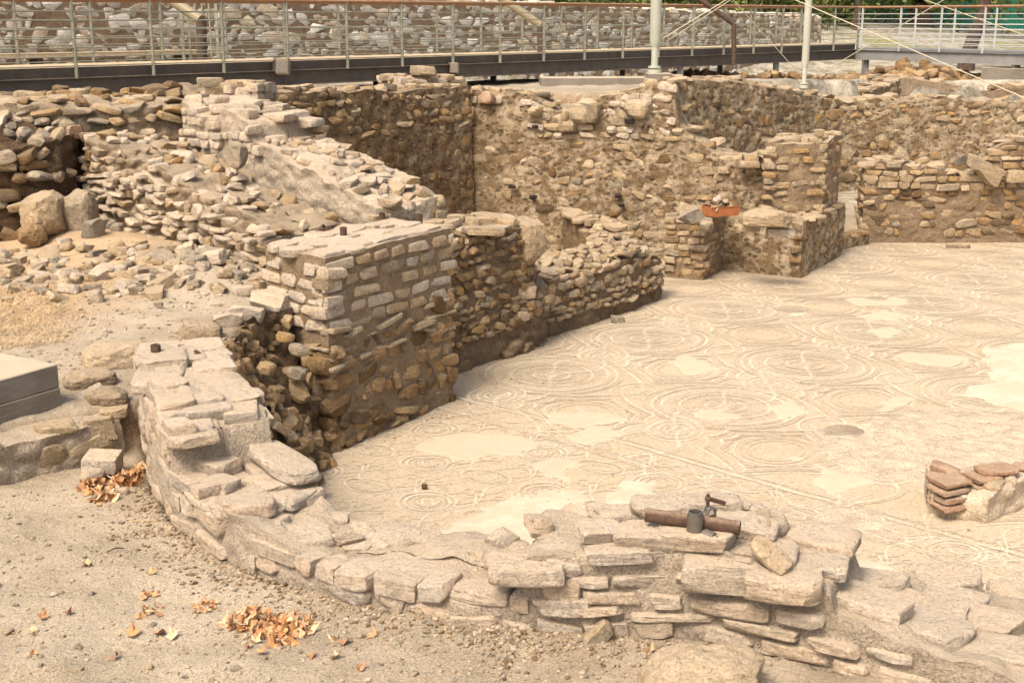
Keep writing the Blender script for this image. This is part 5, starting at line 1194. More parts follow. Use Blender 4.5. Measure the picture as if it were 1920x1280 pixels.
for k_ in range(110):
    px = rnd.uniform(1250, 1600); Y = 27.6 + (px - 1250) / 350 * 2.2 + rnd.gauss(0, .12); a = rnd.uniform(.12, .26); x_ = (px - 960) / F * Y
    spec.append(dict(c=(x_, Y, gz(x_, Y) + rnd.uniform(0.02, .14)), s=(a, a * .8, a * .6), r=(rnd.gauss(0, .4), rnd.gauss(0, .4), rnd.uniform(0, 6)), kind='rubble', mat=rnd.choice(['stone_dark', 'stone_dark', 'stone_warm'])))
place_stones(root, (6.5, 28.3, 2.1), spec)

# ------------------------------------------------------------------ tile and stone lump on the mosaic at the right edge
c_ = [np.array(G(1745, 968)[:2]), np.array(G(1850, 985)[:2]), np.array(G(1930, 950)[:2]), np.array(G(2080, 940)[:2])]
w = Wall('tile_and_stone_base', 'broken base of tiles and stones on the mosaic at the right edge', 'masonry', c_, [q + np.array([.12, .55]) for q in c_], [.20, .20, .24, .26], [.2, .24, .3, .3], zb=-.05, core='rough_bed', res=.02, amp=.03, lump=.06, toprough=.06, seed=121)
w.cap(.2, (.14, .3), (.05, .08), .7, mats=['stone_mid', 'brick', 'stone_front'], kind='rubble', sink=.3, tilt=6)
tq = G(1812, 945, .10)
for k_ in range(4):
    for j_ in range(2): w.stone((tq[0] - .12 + .27 * j_ + .02 * (k_ % 2), tq[1] + .02 * k_ + .10 * j_, .105 + .052 * k_), (.27, .22, .036), (0, -3, 20), 'block', 'brick', name='tile')
w.stone(G(1870, 880, .3), (.3, .2, .04), (0, -3, 10), 'slab', 'brick', name='tile')
w.done()

# ------------------------------------------------------------------ foreground boulder
q = G(1325, 1282, .92)
big_rock('boulder', 'rough tan boulder lying against the foot of the apse wall at the bottom edge', (q[0], q[1] - .02, .87), (.53, .36, .40), 8, 'stone_mid', 5)

# ------------------------------------------------------------------ scaffold tubes, clamp
def stub(px, py, z, tilt, label, r=.031, h=.075, mat='rust'):
    q = G(px, py, z); b = MB(); b.tube([(0, 0, -.03), (0, 0, h)], r, 16, hollow=.16); b.tube([(0, 0, -.03), (0, 0, .01)], r * .83, 12)
    o = b.build('pipe_stub', M[mat], None, q, True); o.rotation_euler = tuple(R(a) for a in tilt); tag(o, label, 'pipe stub'); return o
stub(293, 668, 1.47, (0, 0, 0), 'upright cut steel pipe stub in the left end of the apse wall')
stub(378, 672, 1.44, (0, -52, 20), 'tilted rusty pipe stub sunk in the apse wall top beside the upright one', h=.06)
stub(644, 442, 1.67, (0, 0, 0), 'upright dark pipe stub near the front corner of the big pier')
stub(598, 435, 1.66, (0, 50, -20), 'tilted pipe stub left of the upright one on the big pier')
stub(786, 413, 1.67, (0, 0, 0), 'pipe stub nearest the back right corner of the big pier', h=.06)
stub(716, 404, 1.66, (0, 0, 0), 'short pipe stub at the rear edge of the big pier top', h=.03)
q = G(490, 766, 1.27); b = MB(); b.tube([(-.14, 0, 0), (.05, 0, 0)], .034, 16, hollow=.14); o = b.build('pipe_stub', M['rust'], None, q, True); o.rotation_euler = (0, R(4), R(-32)); tag(o, 'horizontal pipe stub poking from the side of the apse wall toward the soil bank', 'pipe stub')
q = G(1300, 972, 1.395); root = empty('scaffold_pipe', q, 'rusty scaffold pipe lying on the right part of the apse wall', 'pipe')
b = MB(); b.tube([(-.20, .05, -.002), (.19, -.075, -.012)], .031, 20, hollow=.14); b.build('pipe', M['rust'], root, smooth_sh=True)
root = empty('scaffold_clamp', q, 'steel scaffold coupler with bolts gripping the rusty pipe', 'clamp')
b = MB(); b.tube([(.0, -.055, -.05), (.0, -.055, .04)], .036, 18, hollow=.2); b.tube([(.0, -.055, .035), (.0, -.055, .055)], .031, 18, hollow=.22); b.build('collar', M['galv'], root, smooth_sh=True)
b = MB(); b.tube([(.04, -.08, -.03), (.075, -.115, -.035)], .019, 8); b.tube([(.03, -.07, -.03), (.09, -.128, -.036)], .009, 8); b.build('bolt', M['galv'], root)
b = MB(); b.tube([(.02, .01, .0), (.09, -.01, .035)], .022, 8); b.box((.07, .0, .03), (.05, .035, .05), (0, .3, .4), .005); b.build('jaw', M['galv'], root)
b = MB(); b.tube([(.06, .0, .05), (.06, .0, .115)], .008, 8); b.tube([(.06, .0, .085), (.06, .0, .10)], .015, 6); b.build('bolt', M['rust'], root)
b = MB(); b.box((.1, .02, .075), (.09, .012, .02), (0, .35, .2), .003); b.build('wing', M['rust'], root)

# ------------------------------------------------------------------ walkway
DK = 2.73; RH = 1.0
def bar(name, p, q, size, mat, parent, loc, cap=True):
    """square section bar between two points"""
    p, q = np.array(p, float) - loc, np.array(q, float) - loc; d = q - p; L = np.linalg.norm(d); b = MB(); b.box((0, 0, 0), (L, size[0], size[1]))
    o = b.build(name, M[mat], parent); o.location = tuple((p + q) / 2); o.rotation_euler = (0, -math.atan2(d[2], math.hypot(d[0], d[1])), math.atan2(d[1], d[0])); return o
def ibeam(name, p, q, h, wd, mat, parent, loc):
    p, q = np.array(p, float) - loc, np.array(q, float) - loc; d = q - p; L = np.linalg.norm(d); b = MB()
    b.box((0, 0, h / 2 - .007), (L, wd, .014)); b.box((0, 0, -h / 2 + .007), (L, wd, .014)); b.box((0, 0, 0), (L, .01, h - .0285))
    o = b.build(name, M[mat], parent); o.location = tuple((p + q) / 2); o.rotation_euler = (0, 0, math.atan2(d[1], d[0])); return o
def railing(root, loc, a, d, L, z, mat, matH, sp, nb=7, post=.05, first=0.0, off=None, H=RH):
    t = first; pm = None; a = np.array(a)
    b = MB(); b.box((0, 0, H / 2), (post * .4, post, H)); b.box((post * .35, 0, H * .5), (post * .3, post * .25, H))
    while t < L:
        p = a + d * t
        if pm is None: o = b.build('post', M[mat], root); pm = o.data
        else: o = bpy.data.objects.new('post', pm); C.objects.link(o); o.parent = root
        o.location = (p[0] - loc[0], p[1] - loc[1], z - loc[2]); o.rotation_euler = (0, 0, math.atan2(d[1], d[0])); t += sp
    for k_ in range(nb):
        zz = z + .16 + (H - .20) * k_ / (nb - .0)
        e0 = np.r_[a, zz]; e1_ = np.r_[a + d * L, zz]; bb = MB(); bb.tube([tuple(e0 - loc), tuple(e1_ - loc)], .0095, 6); bb.build('rail_bar', M[mat], root)
    bb = MB(); bb.tube([tuple(np.r_[a, z + H] - loc), tuple(np.r_[a + d * L, z + H] - loc)], .027, 10); bb.build('handrail', M[matH], root, smooth_sh=True)
S0 = WK0 - WKD * 5.5; Lk = 5.5 + 20.9
loc = np.array([S0[0], S0[1], DK])
root = empty('walkway', tuple(loc), 'long raised steel walkway with barred railings crossing behind the ruins', 'walkway')
P0 = np.r_[S0, DK - .10]; P1 = np.r_[S0 + WKD * Lk, DK - .10]
ibeam('main_beam', P0, P1, .22, .10, 'steel_dark', root, loc)
WN3 = np.r_[WKN, 0]
ibeam('main_beam', P0 + WN3 * 1.5, P1 + WN3 * 1.5, .22, .10, 'steel_dark', root, loc)
bar('toe_board', np.r_[S0, DK + .075] + WN3 * .07, np.r_[S0 + WKD * Lk, DK + .075] + WN3 * .07, (.012, .13), 'steel_dark', root, loc)
bar('toe_board', np.r_[S0, DK + .075] + WN3 * 1.43, np.r_[S0 + WKD * Lk, DK + .075] + WN3 * 1.43, (.012, .13), 'steel_dark', root, loc)
bar('deck', np.r_[S0, DK + .125] + WN3 * .75, np.r_[S0 + WKD * Lk, DK + .125] + WN3 * .75, (1.34, .03), 'wood', root, loc)
railing(root, loc, S0 - WKN * .04, WKD, Lk, DK, 'steel_rail', 'handrail', 1.13, first=.33)
railing(root, loc, S0 + WKN * 1.54, WKD, Lk, DK, 'steel_rail', 'handrail', 1.13, first=.33)
for t in (8.6, 12.4, 15.3, 19.2, 22.8):
    for off in (0, 1.5):
        p = S0 + WKD * t + WKN * off; zz = gz(*p); b = MB(); hgt = DK - .21 - zz + .1
        b.box((0, 0, hgt / 2), (.10, .008, hgt)); b.box((.054, 0, hgt / 2), (.008, .12, hgt)); b.box((-.054, 0, hgt / 2), (.008, .12, hgt))
        o = b.build('support_leg', M['beam_grey'], root); o.location = tuple(np.array([p[0], p[1], zz - .1]) - loc)
# splice plate with bolts
b = MB(); b.box((0, 0, 0), (.42, .012, .17))
for i in range(4):
    for j in (-1, 1): b.tube([(-.15 + .1 * i, -.006, .055 * j), (-.15 + .1 * i, -.02, .055 * j)], .012, 6)
tt = (G(905, 140, DK - .1)[0] - S0[0]) / WKD[0]; p = S0 + WKD * 12.05 - WKN * .058
o = b.build('splice_plate', M['steel_dark'], root); o.location = tuple(np.array([p[0], p[1], DK - .1]) - loc); o.rotation_euler = (0, 0, math.atan2(WKD[1], WKD[0]))
# concrete foundation under supports
q = GY(1120, 180, 21.9); b = MB(); b.box((0, 0, 0), (2.6, .6, .42), None, .01); o = b.build('concrete_footing', M['concrete'], None, (q[0] + .35, q[1] + .9, 2.28)); o.rotation_euler = (0, 0, 0.05); tag(o, 'long grey concrete footing under the walkway behind the plastered wall', 'footing')
# second run
T0 = S0 + WKD * (Lk - .1); T1 = np.array(GY(2050, 110, 26.6)[:2]); d2 = (T1 - T0); L2 = np.linalg.norm(d2); d2 /= L2; n2 = np.array([-d2[1], d2[0]])
loc = np.array([T0[0], T0[1], DK]); root = empty('far_walkway', tuple(loc), 'pale grey walkway run turning right at the far corner', 'walkway')
ibeam('main_beam', np.r_[T0, DK - .10], np.r_[T1, DK - .10], .24, .10, 'beam_grey', root, loc)
ibeam('main_beam', np.r_[T0 + n2 * 1.5, DK - .10], np.r_[T1 + n2 * 1.5, DK - .10], .24, .10, 'beam_grey', root, loc)
bar('deck', np.r_[T0 + n2 * .75, DK + .04], np.r_[T1 + n2 * .75, DK + .04], (1.38, .03), 'beam_grey', root, loc)
railing(root, loc, T0 - n2 * .04, d2, L2, DK, 'steel_rail2', 'handrail', 1.13, first=.2)
railing(root, loc, T0 + n2 * 1.54, d2, L2, DK, 'steel_rail2', 'handrail', 1.13, first=.5)
for t in (.3, 4.4):
    for off in (0.05, 1.45):
        p = T0 + d2 * t + n2 * off; zz = gz(*p); hgt = DK - .22 - zz + .1; b = MB()
        b.box((0, 0, hgt / 2), (.12, .01, hgt)); b.box((.064, 0, hgt / 2), (.008, .14, hgt)); b.box((-.064, 0, hgt / 2), (.008, .14, hgt)); o = b.build('support_leg', M['beam_grey'], root); o.location = tuple(np.array([p[0], p[1], zz - .1]) - loc)
p = T0 + d2 * 4.4 + n2 * .3; b = MB(); b.box((0, 0, 0), (1.5, .8, .35), None, .01); o = b.build('concrete_footing', M['concrete'], None, (p[0], p[1], gz(*p) + .08)); o.rotation_euler = (0, 0, math.atan2(d2[1], d2[0])); tag(o, 'square mossy concrete footing under the far walkway run', 'footing')

# floodlights on the beam
def flood(px, py, label, s_=1.0, yaw=-20):
    a = (px - 960) / F; t = (a * WK0[1] - WK0[0]) / (WKD[0] - a * WKD[1]); p = WK0 + WKD * t - WKN * .16; q = GY(px, py, p[1])
    root = empty('floodlight', (q[0], q[1], q[2]), label, 'floodlight', None); root.rotation_euler = (0, 0, R(yaw))
    b = MB(); b.box((0, 0, 0), (.20 * s_, .10 * s_, .24 * s_), (R(-8), 0, 0), .015); hs = b.build('housing', M['lamp'], root)
    b = MB(); b.box((-.045 * s_, -.0, 0), (.13 * s_, .16 * s_, .23 * s_), (R(-8), 0, R(-12)), .02); b.build('back_shell', M['steel_dark'], root, (-.06 * s_, .05, 0))
    b = MB(); b.box((0, -.053 * s_, 0), (.15 * s_, .006, .18 * s_), (R(-8), 0, 0)); b.build('glass', M['galv'], bpy.data.objects[hs.name])
    b = MB(); b.tube([(0, .04, -.1 * s_), (0, .06, -.28 * s_)], .008, 6); b.build('bracket', M['steel_dark'], root)
flood(531, 125, 'square floodlight fixed to the walkway beam at upper left'); flood(852, 128, 'small floodlight on the walkway beam above the raised masonry', .75)

# canopy columns
def column(px, Y, zb, r, mat, label, ztop=9.0, neck=True):
    x = (px - 960) / F * Y * (cp + .0) ; q = GY(px, 60, Y); root = empty('canopy_column', (q[0], Y, zb), label, 'column')
    b = MB(); pts = [(0, 0, .36), (0, 0, .46), (0, 0, ztop - zb)] if neck else [(0, 0, 0), (0, 0, .2), (0, 0, ztop - zb)]
    b.tube(pts, [r * .62, r, r] if neck else r, 20); b.build('shaft', M[mat], root, smooth_sh=True)
    if neck:
        b = MB(); b.tube([(0, 0, .0), (0, 0, .36)], r * .62, 16); b.build('neck', M[mat], root, smooth_sh=True)
        b = MB(); b.tube([(0, 0, .0), (0, 0, .05)], r * 1.25, 18); b.tube([(0, 0, .07), (0, 0, .10)], r * 1.15, 18); b.build('base_flange', M[mat], root, smooth_sh=True)
    return q
Yc = 19.15; zc = ZY(137, Yc)
column(1229, Yc, zc, .082, 'column', 'thick pale green canopy column standing on the plastered wall')
q = GY(1235, 145, Yc); b = MB(); b.box((0, 0, 0), (.36, .36, .12), None, .008); tag(b.build('column_plinth', M['concrete'], None, (q[0], Yc, zc - .062)), 'small concrete plinth under the thick pale green canopy column', 'plinth')
w = pile('column_footing_wall', 'stone stack under the concrete plinth at the end of the plastered wall', 1208, 1262, (151, 151), 300, 18.95, .5, ['stone_mid'], 131, zb=1.4, dY=-.05); w.done()
Y2 = 24.3; column(1513, Y2, ZY(165, Y2), .068, 'column_far', 'slimmer white canopy column near the walkway corner')
# bent struts behind the walkway
def strut(pts, label, mats, r=.085):
    root = empty('canopy_strut', pts[-1], label, 'strut'); l = np.array(pts[-1])
    b = MB(); b.tube([tuple(np.array(p) - l) for p in pts[:2]], r, 14); b.build('sloping_tube', M[mats[0]], root, smooth_sh=True)
    b = MB(); b.tube([tuple(np.array(p) - l) for p in pts[1:]], r * .95, 14); b.build('standing_tube', M[mats[1]], root, smooth_sh=True)
strut([GY(255, -45, 21.2), GY(377, 38, 20.6), GY(380, 150, 20.6)], 'leftmost bent canopy strut behind the walkway', ('pipe_beige', 'pipe_dark'))
strut([GY(880, -45, 24.2), GY(1014, 48, 24.0), GY(1015, 125, 24.0)], 'bent canopy strut behind the middle of the walkway', ('pipe_beige', 'pipe_dark'), .075)
strut([GY(1230, -60, 27), GY(1376, 45, 27), GY(1376, 120, 27)], 'bent dark canopy strut right of the thick column', ('pipe_dark', 'pipe_dark'), .055)
# stay cables
def cable(p, q, label, r=.012):
    b = MB(); b.tube([p, q], r * .72, 6); o = b.build('stay_cable', M['cable']); tag(o, label, 'cable')
foot = GY(1513, 152, Y2)
cable(GY(1320, -60, Y2 - .2), GY(1507, 148, Y2), 'thin stay cable falling from upper left to the foot of the slim white column', .010)
cable(GY(1560, -120, Y2 - 5), GY(1230, 80, 19.2), 'pair stay cable rising right from behind the thick column', .010)
cable(GY(1440, -45, 20), GY(1250, 78, 19.3), 'lower stay cable rising right beside the thick column', .010)
cable(GY(1455, -15, 22), GY(1935, 190, 20.0), 'long stay cable crossing the right side down to the edge', .013)
cable(GY(1790, -12, 26), GY(1519, 150, Y2), 'stay cable from upper right down to the foot of the slim white column', .012)
cable(GY(1690, -15, 24), GY(1960, 80, 22), 'stay cable high at the right edge', .011)

# ------------------------------------------------------------------ dry stone retaining wall
L0 = RT0 - WKD * 3; n_ = 12; ro = [L0 + WKD * (29.0 * k_ / (n_ - 1)) for k_ in range(n_)]
w = Wall('retaining_wall', 'high dry stone retaining wall behind the long walkway', 'wall', [p - WKN * .02 for p in ro], [p + WKN * .5 for p in ro], [4.15 - .65 * k_ / (n_ - 1) for k_ in range(n_)], [4.15 - .65 * k_ / (n_ - 1) for k_ in range(n_)], zb=1.8, core='mortar_warm', core_name='wall_core', res=.12, amp=.02, toprough=.04, seed=141)
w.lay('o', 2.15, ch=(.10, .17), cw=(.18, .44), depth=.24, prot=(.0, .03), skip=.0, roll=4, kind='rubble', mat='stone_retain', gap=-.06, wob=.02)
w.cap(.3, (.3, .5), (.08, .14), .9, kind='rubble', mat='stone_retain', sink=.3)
w.done()
# plank and rail at its foot
for (px0, px1, py, lab) in ((-60, 375, 98, 'long weathered plank in front of the retaining wall at upper left'),):
    p = RT0 - WKN * .35 + WKD * -1.2; q_ = p + WKD * 6.2; zz = 2.93
    root = empty('bench', (p[0], p[1], 2.5), lab, 'bench'); l = np.array([p[0], p[1], 2.5])
    bar('plank', np.r_[p, zz], np.r_[q_, zz], (.34, .06), 'wood', root, l)
    for t in (.6, 3.0, 5.6):
        pp = p + WKD * t; b = MB(); b.box((0, 0, 0), (.1, .25, .5)); o = b.build('leg', M['pipe_dark'], root); o.location = tuple(np.array([pp[0], pp[1], zz - .285]) - l); o.rotation_euler = (0, 0, math.atan2(WKD[1], WKD[0]))
# pale ladder like frame behind the walkway
p = RT0 - WKN * .9 + WKD * 4.1; root = empty('gate_frame', (p[0], p[1], 2.4), 'narrow pale slatted metal frame leaning behind the walkway', 'frame'); 
for k_ in range(6):
    b = MB(); b.box((0, 0, .9), (.05 if k_ in (0, 5) else .025, .03, 1.8)); b.build('bar', M['steel_rail'], root, (k_ * .11, k_ * .02, 0))
b = MB(); b.box((.28, .05, 1.75), (.6, .035, .05)); b.build('cross_bar', M['steel_rail2'], root)

# ------------------------------------------------------------------ far: fence, trees
x0, x1 = 13.8, 34; Yf = 56
root = empty('green_fence', (x0, Yf, 3.9), 'green corrugated sheet fence beyond the trees at upper right', 'fence')
for k_ in range(9):
    n_c = 22; wdt = 2.2; V = []; 
    for i in range(n_c * 4 + 1):
        xx = i / (n_c * 4) * wdt; yy = .03 * (1 if (i % 4) in (1, 2) else -1)
        V += [(xx, yy, 0), (xx, yy, 2.2)]
    V = np.array(V); i = np.arange(n_c * 4) * 2; Fc = np.stack([i, i + 2, i + 3, i + 1], -1)
    me = mesh_np('sheet', V, Fc, M['green_sheet'], False); link('sheet', me, root, (k_ * 2.21, .5 * k_ * .2, gz(x0 + k_ * 2.2, Yf) - 4.0))
for k_ in range(10):
    b = MB(); b.box((0, 0, 1.1), (.08, .08, 2.3)); b.build('post', M['steel_rail2'], root, (k_ * 2.21 - .01, .1 * k_ + .08, gz(x0 + k_ * 2.2, Yf) - 4.0))
def leaf_cloud(name, parent, centre, rad, n, size, seed, mat='leaf_green', loc=(0, 0, 0)):
    rs = np.random.RandomState(seed); nb = max(6, n // 160)
    cl = rs.normal(size=(nb, 3)); cl /= np.linalg.norm(cl, axis=1)[:, None]; cl *= rs.uniform(.25, 1, (nb, 1)) ** .5; cl = cl * np.array(rad)
    idx = rs.randint(nb, size=n); P = cl[idx] + rs.normal(size=(n, 3)) * np.array(rad) * .17 + np.array(centre)
    a = rs.normal(size=(n, 3)); a /= np.linalg.norm(a, axis=1)[:, None]; b_ = np.cross(a, rs.normal(size=(n, 3))); b_ /= np.linalg.norm(b_, axis=1)[:, None]
    s_ = size * rs.uniform(.6, 1.3, (n, 1)); V = np.stack([P - a * s_, P + b_ * s_ * .45, P + a * s_, P - b_ * s_ * .45], 1).reshape(-1, 3) - np.array(loc)
    Fc = (np.arange(n)[:, None] * 4 + np.arange(4)[None]); return link(name, mesh_np(name, V, Fc, M[mat], False), parent)
def tree(px, Y, r, lean, label, h=5.0, crown=(2.6, 2.6, 1.6), group=None, seed=1, n=3500):
    x = (px - 960) / F * Y; z = gz(x, Y); root = empty('tree', (x, Y, z), label, 'tree', group)
    rs = random.Random(seed); b = MB(); pts = []; rr = []
    for i in range(9):
        t = i / 8; pts.append((lean * t * h * .3 + rs.gauss(0, .05), rs.gauss(0, .05), t * h - .1)); rr.append(r * (1.35 - .75 * t) if i == 0 else r * (1.1 - .6 * t))
    b.tube(pts, rr, 12)
    for k_ in range(5):
        s0 = pts[5 + k_ % 3]; a = rs.uniform(0, 6.28); q1 = (s0[0] + math.cos(a) * .8, s0[1] + math.sin(a) * .8, s0[2] + .9); q2 = (q1[0] + math.cos(a) * .9, q1[1] + math.sin(a) * .9, q1[2] + .8)
        b.tube([s0, q1, q2], [r * .5, r * .32, r * .12], 7)
    b.build('trunk', M['bark'], root, smooth_sh=True)
    leaf_cloud('crown', root, (x + lean * h * .3, Y, z + h + crown[2] * .4), crown, n, .10, seed, loc=(x, Y, z)); return root
tree(1793, 37.5, .20, .55, 'dark leaning tree trunk standing behind the far walkway run', 4.6, seed=3)
tree(1703, 52, .42, 0, 'thick pale trunk in front of the green fence', 6, seed=4)
tree(1545, 50, .20, 0, 'slim trunk left of the green fence among shrubs', 6, seed=5)
tree(1562, 53, .25, 0, 'second slim trunk close beside the first left of the green fence', 6, seed=6)
tree(1205, 48, .16, 0, 'thin trunk in the green thicket left of the thick column', 6, seed=7)
tree(1585, 47, .12, 0, 'thin teal grey pole like trunk at the fence end', 6, seed=8)
grp = 'shrubs of the thicket behind the retaining wall'
for k_, px in enumerate((330, 560, 760, 905, 1000, 1090, 1150, 1290, 1350, 1410, 1470, 1520)):
    Y = 44 + (k_ % 3) * 2; x = (px - 960) / F * Y; z = gz(x, Y); root = empty('shrub', (x, Y, z), 'leafy green shrub in the thicket seen above the retaining wall', 'shrub', grp)
    leaf_cloud('foliage', root, (x, Y, z + .9), (1.5, 1.0, 1.1), 2600, .10, 200 + k_, loc=(x, Y, z))
    b = MB(); b.tube([(0, 0, -.1), (.05, 0, .6), (.15, .1, 1.2)], [.06, .05, .02], 7); b.tube([(0, 0, .2), (-.25, 0, 1.1)], [.04, .015], 6); b.build('stem', M['bark'], root)
# leafy floor of the thicket
leaf_cloud('thicket', None, (1.5, 52, 5.2), (22, 3, 2.6), 26000, .16, 333); bpy.data.objects['thicket']['kind'] = 'stuff'
bpy.data.objects['thicket']['label'] = 'dense green woodland beyond the retaining wall'

# ------------------------------------------------------------------ rubble field on the terrace
g_ = 'loose stones strewn below the left walls'
named = [((178, 455), (.24, .2, .22), 'upright grey angular stone in the middle of the left rubble', 'stone_grey'), ((222, 447), (.13, .12, .11), 'round dark cobble beside the upright grey angular stone', 'stone_grey'),
         ((92, 478), (.26, .22, .16), 'large brown angular stone at the back left of the rubble field', 'stone_mid'), ((16, 500), (.24, .2, .14), 'pale broad stone at the left edge of the rubble field', 'stone_mid'),
         ((265, 508), (.30, .2, .11), 'long flat tan stone in the centre of the rubble field', 'stone_mid'), ((400, 505), (.28, .2, .14), 'broad tan stone near the foot of the sloping wall', 'stone_front'),
         ((175, 482), (.32, .18, .12), 'long grey stone below the upright grey one', 'stone_grey'), ((178, 545), (.18, .14, .14), 'dark grey split stone on the bare path edge', 'stone_grey'),
         ((290, 540), (.34, .16, .09), 'long low slab on the front edge of the rubble', 'stone_mid'), ((125, 512), (.22, .16, .12), 'blocky pale stone left of centre in the rubble field', 'stone_front')]
for (p_, s_, lab, mt) in named:
    q = G(p_[0], p_[1], 1.2); z = gz(q[0], q[1]); loose(0, 0, 0, s_, lab, (rnd.gauss(0, 8), rnd.gauss(0, 8), rnd.uniform(0, 180)), 'rubble', mt, p=(q[0], q[1], z + s_[2] * .3))
for k_ in range(230):
    px = rnd.uniform(-20, 500); lo, hi = 450 + px * .05, 560 - px * .04
    py = rnd.triangular(lo, hi, lo + 30); 
    if px > 430 and py < 500: continue
    q = G(px, py, 1.2); z = gz(q[0], q[1]); a = rnd.uniform(.06, .2) * (1 if rnd.random() < .8 else 1.3); s_ = (a, a * rnd.uniform(.6, .95), a * rnd.uniform(.3, .65))
    me = proto_mesh(rnd.choice(['rubble', 'rubble', 'slab']), 4, rnd.randrange(NP), rnd.choice(['stone_mid', 'stone_mid', 'stone_front', 'stone_grey']))
    o = bpy.data.objects.new('loose_stone', me); C.objects.link(o); o.location = (q[0], q[1], z + s_[2] * .25); o.scale = s_; o.rotation_euler = (rnd.gauss(0, .2), rnd.gauss(0, .2), rnd.uniform(0, 6.3))
    tag(o, 'loose tan or grey stone in the rubble field below the left walls', 'stone', g_)
# pale stones in the corner with dead leaves
loose(193, 866, .93, (.22, .17, .11), 'pale angular stone in the corner between low wall and apse wall', (8, 0, -5), 'block', 'stone_front')
loose(175, 887, .90, (.14, .10, .08), 'small white rounded stone below the pale angular stone in the corner', (0, 0, 10), 'cobble', 'stone_front')
loose(225, 921, .87, (.11, .07, .05), 'small half buried pale stone among the corner leaves', (0, 0, 10), 'rubble', 'stone_front')
loose(297, 571, 1.16, (.08, .05, .04), 'small dark blue grey pebble alone on the bare path', (0, 0, 0), 'rubble', 'stone_grey')
loose(796, 910, .03, (.045, .04, .04), 'small dark clod alone on the mosaic in the apse', (0, 0, 0), 'rubble', 'stone_dark')

# gravel
def scatter_poly(n, gen, size, mats, name, label=None, kind='cobble', zf=gz, flat=.6):
    VV = []; FF = []; off = 0; MI = []
    pts = [gen() for _ in range(n)]; P = np.array(pts)
    Z = ground_z(P) if zf is gz else np.array([floor_z(*p) for p in pts])
    for (x, y), z in zip(pts, Z):
        V, Fc = PROTO[(kind, 3)][rnd.randrange(NP)] if size[1] > .03 else LOWP[rnd.randrange(len(LOWP))]
        a = size[0] + (size[1] - size[0]) * rnd.random() ** 3
        Rm = np.array(Euler((rnd.gauss(0, .2), rnd.gauss(0, .2), rnd.uniform(0, 6.3))).to_matrix())
        VV.append((V * np.array([a, a * rnd.uniform(.6, 1), a * flat])) @ Rm.T + np.array([x, y, z + a * flat * .2])); FF.append(Fc + off); off += len(V); MI += [rnd.randrange(len(mats))] * len(Fc)
    me = mesh_np(name, np.concatenate(VV), np.concatenate(FF), None, True, 40)
    for m in mats: me.materials.append(M[m])
    me.polygons.foreach_set('material_index', MI); o = link(name, me); o['kind'] = 'stuff'
    if label: o['label'] = label
    return o
LOWP = []
V_, F_ = cube_shell(2)
for i in range(10):
    v = V_ / ((np.abs(V_) ** 2.6).sum(1) ** (1 / 2.6))[:, None]; v = v + .15 * fbm(v + i * 5, 1.5, 2, i)[:, None] * v; LOWP.append((v * .5, F_))
def gen_front():
    while True:
        px, py = rnd.uniform(-40, 1500), rnd.uniform(860, 1300); q = G(px, py, .85)
        if sdf(np.array([[q[0], q[1]]]), front)[0] < -.3: return (q[0], q[1])
def gen_edge():   # gravelly strip along the apse wall foot; dark stones also paint the shade there
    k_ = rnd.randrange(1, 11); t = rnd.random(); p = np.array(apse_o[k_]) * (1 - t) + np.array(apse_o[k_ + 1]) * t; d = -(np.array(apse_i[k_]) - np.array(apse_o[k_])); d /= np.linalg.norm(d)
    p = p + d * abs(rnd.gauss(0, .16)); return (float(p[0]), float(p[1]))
scatter_poly(1500, gen_front, (.006, .028), ['stone_front', 'stone_mid', 'stone_grey'], 'gravel', 'scattered small gravel on the bare foreground ground', flat=.55)
scatter_poly(3200, gen_edge, (.007, .03), ['stone_front', 'stone_mid', 'stone_grey', 'stone_dark'], 'edge_gravel_and_shade', 'gravel gathered along the foot of the apse wall, darkened to paint the shade there', flat=.6)
scatter_poly(60, gen_front, (.03, .055), ['stone_front', 'stone_mid', 'stone_grey'], 'pebbles', 'larger pebbles on the foreground ground', flat=.5)
def gen_terr():
    q = G(rnd.uniform(-30, 560), rnd.uniform(470, 720), 1.15); return (q[0], q[1])
scatter_poly(1600, gen_terr, (.012, .05), ['stone_mid', 'stone_front', 'stone_grey'], 'terrace_gravel', 'small stones and grit on the left terrace', flat=.5)
def gen_floor():
    while True:
        r_ = rnd.random()
        if r_ < .55: k_ = rnd.random(); q0_ = G(640 + 580 * k_, 850 - 280 * k_, 0); p = (q0_[0] + abs(rnd.gauss(0, .2)), q0_[1] - abs(rnd.gauss(0, .2)))
        else: q0_ = G(rnd.uniform(700, 1920), rnd.uniform(480, 1000), 0); p = (q0_[0], q0_[1])
        if sdf(np.array([p]), pit)[0] < -.1: return p
scatter_poly(420, gen_floor, (.008, .026), ['stone_mid', 'stone_dark', 'brick'], 'floor_grit', 'specks of grit and earth on the mosaic floor', zf=floor_z, flat=.5)
def gen_apsetop():
    k_ = rnd.randrange(3, 9); t = rnd.random(); a = np.array(apse_o[k_]) * (1 - t) + np.array(apse_o[k_ + 1]) * t; b_ = np.array(apse_i[k_]) * (1 - t) + np.array(apse_i[k_ + 1]) * t; s_ = rnd.uniform(.3, .95); p = a * (1 - s_) + b_ * s_; return (float(p[0]), float(p[1]))

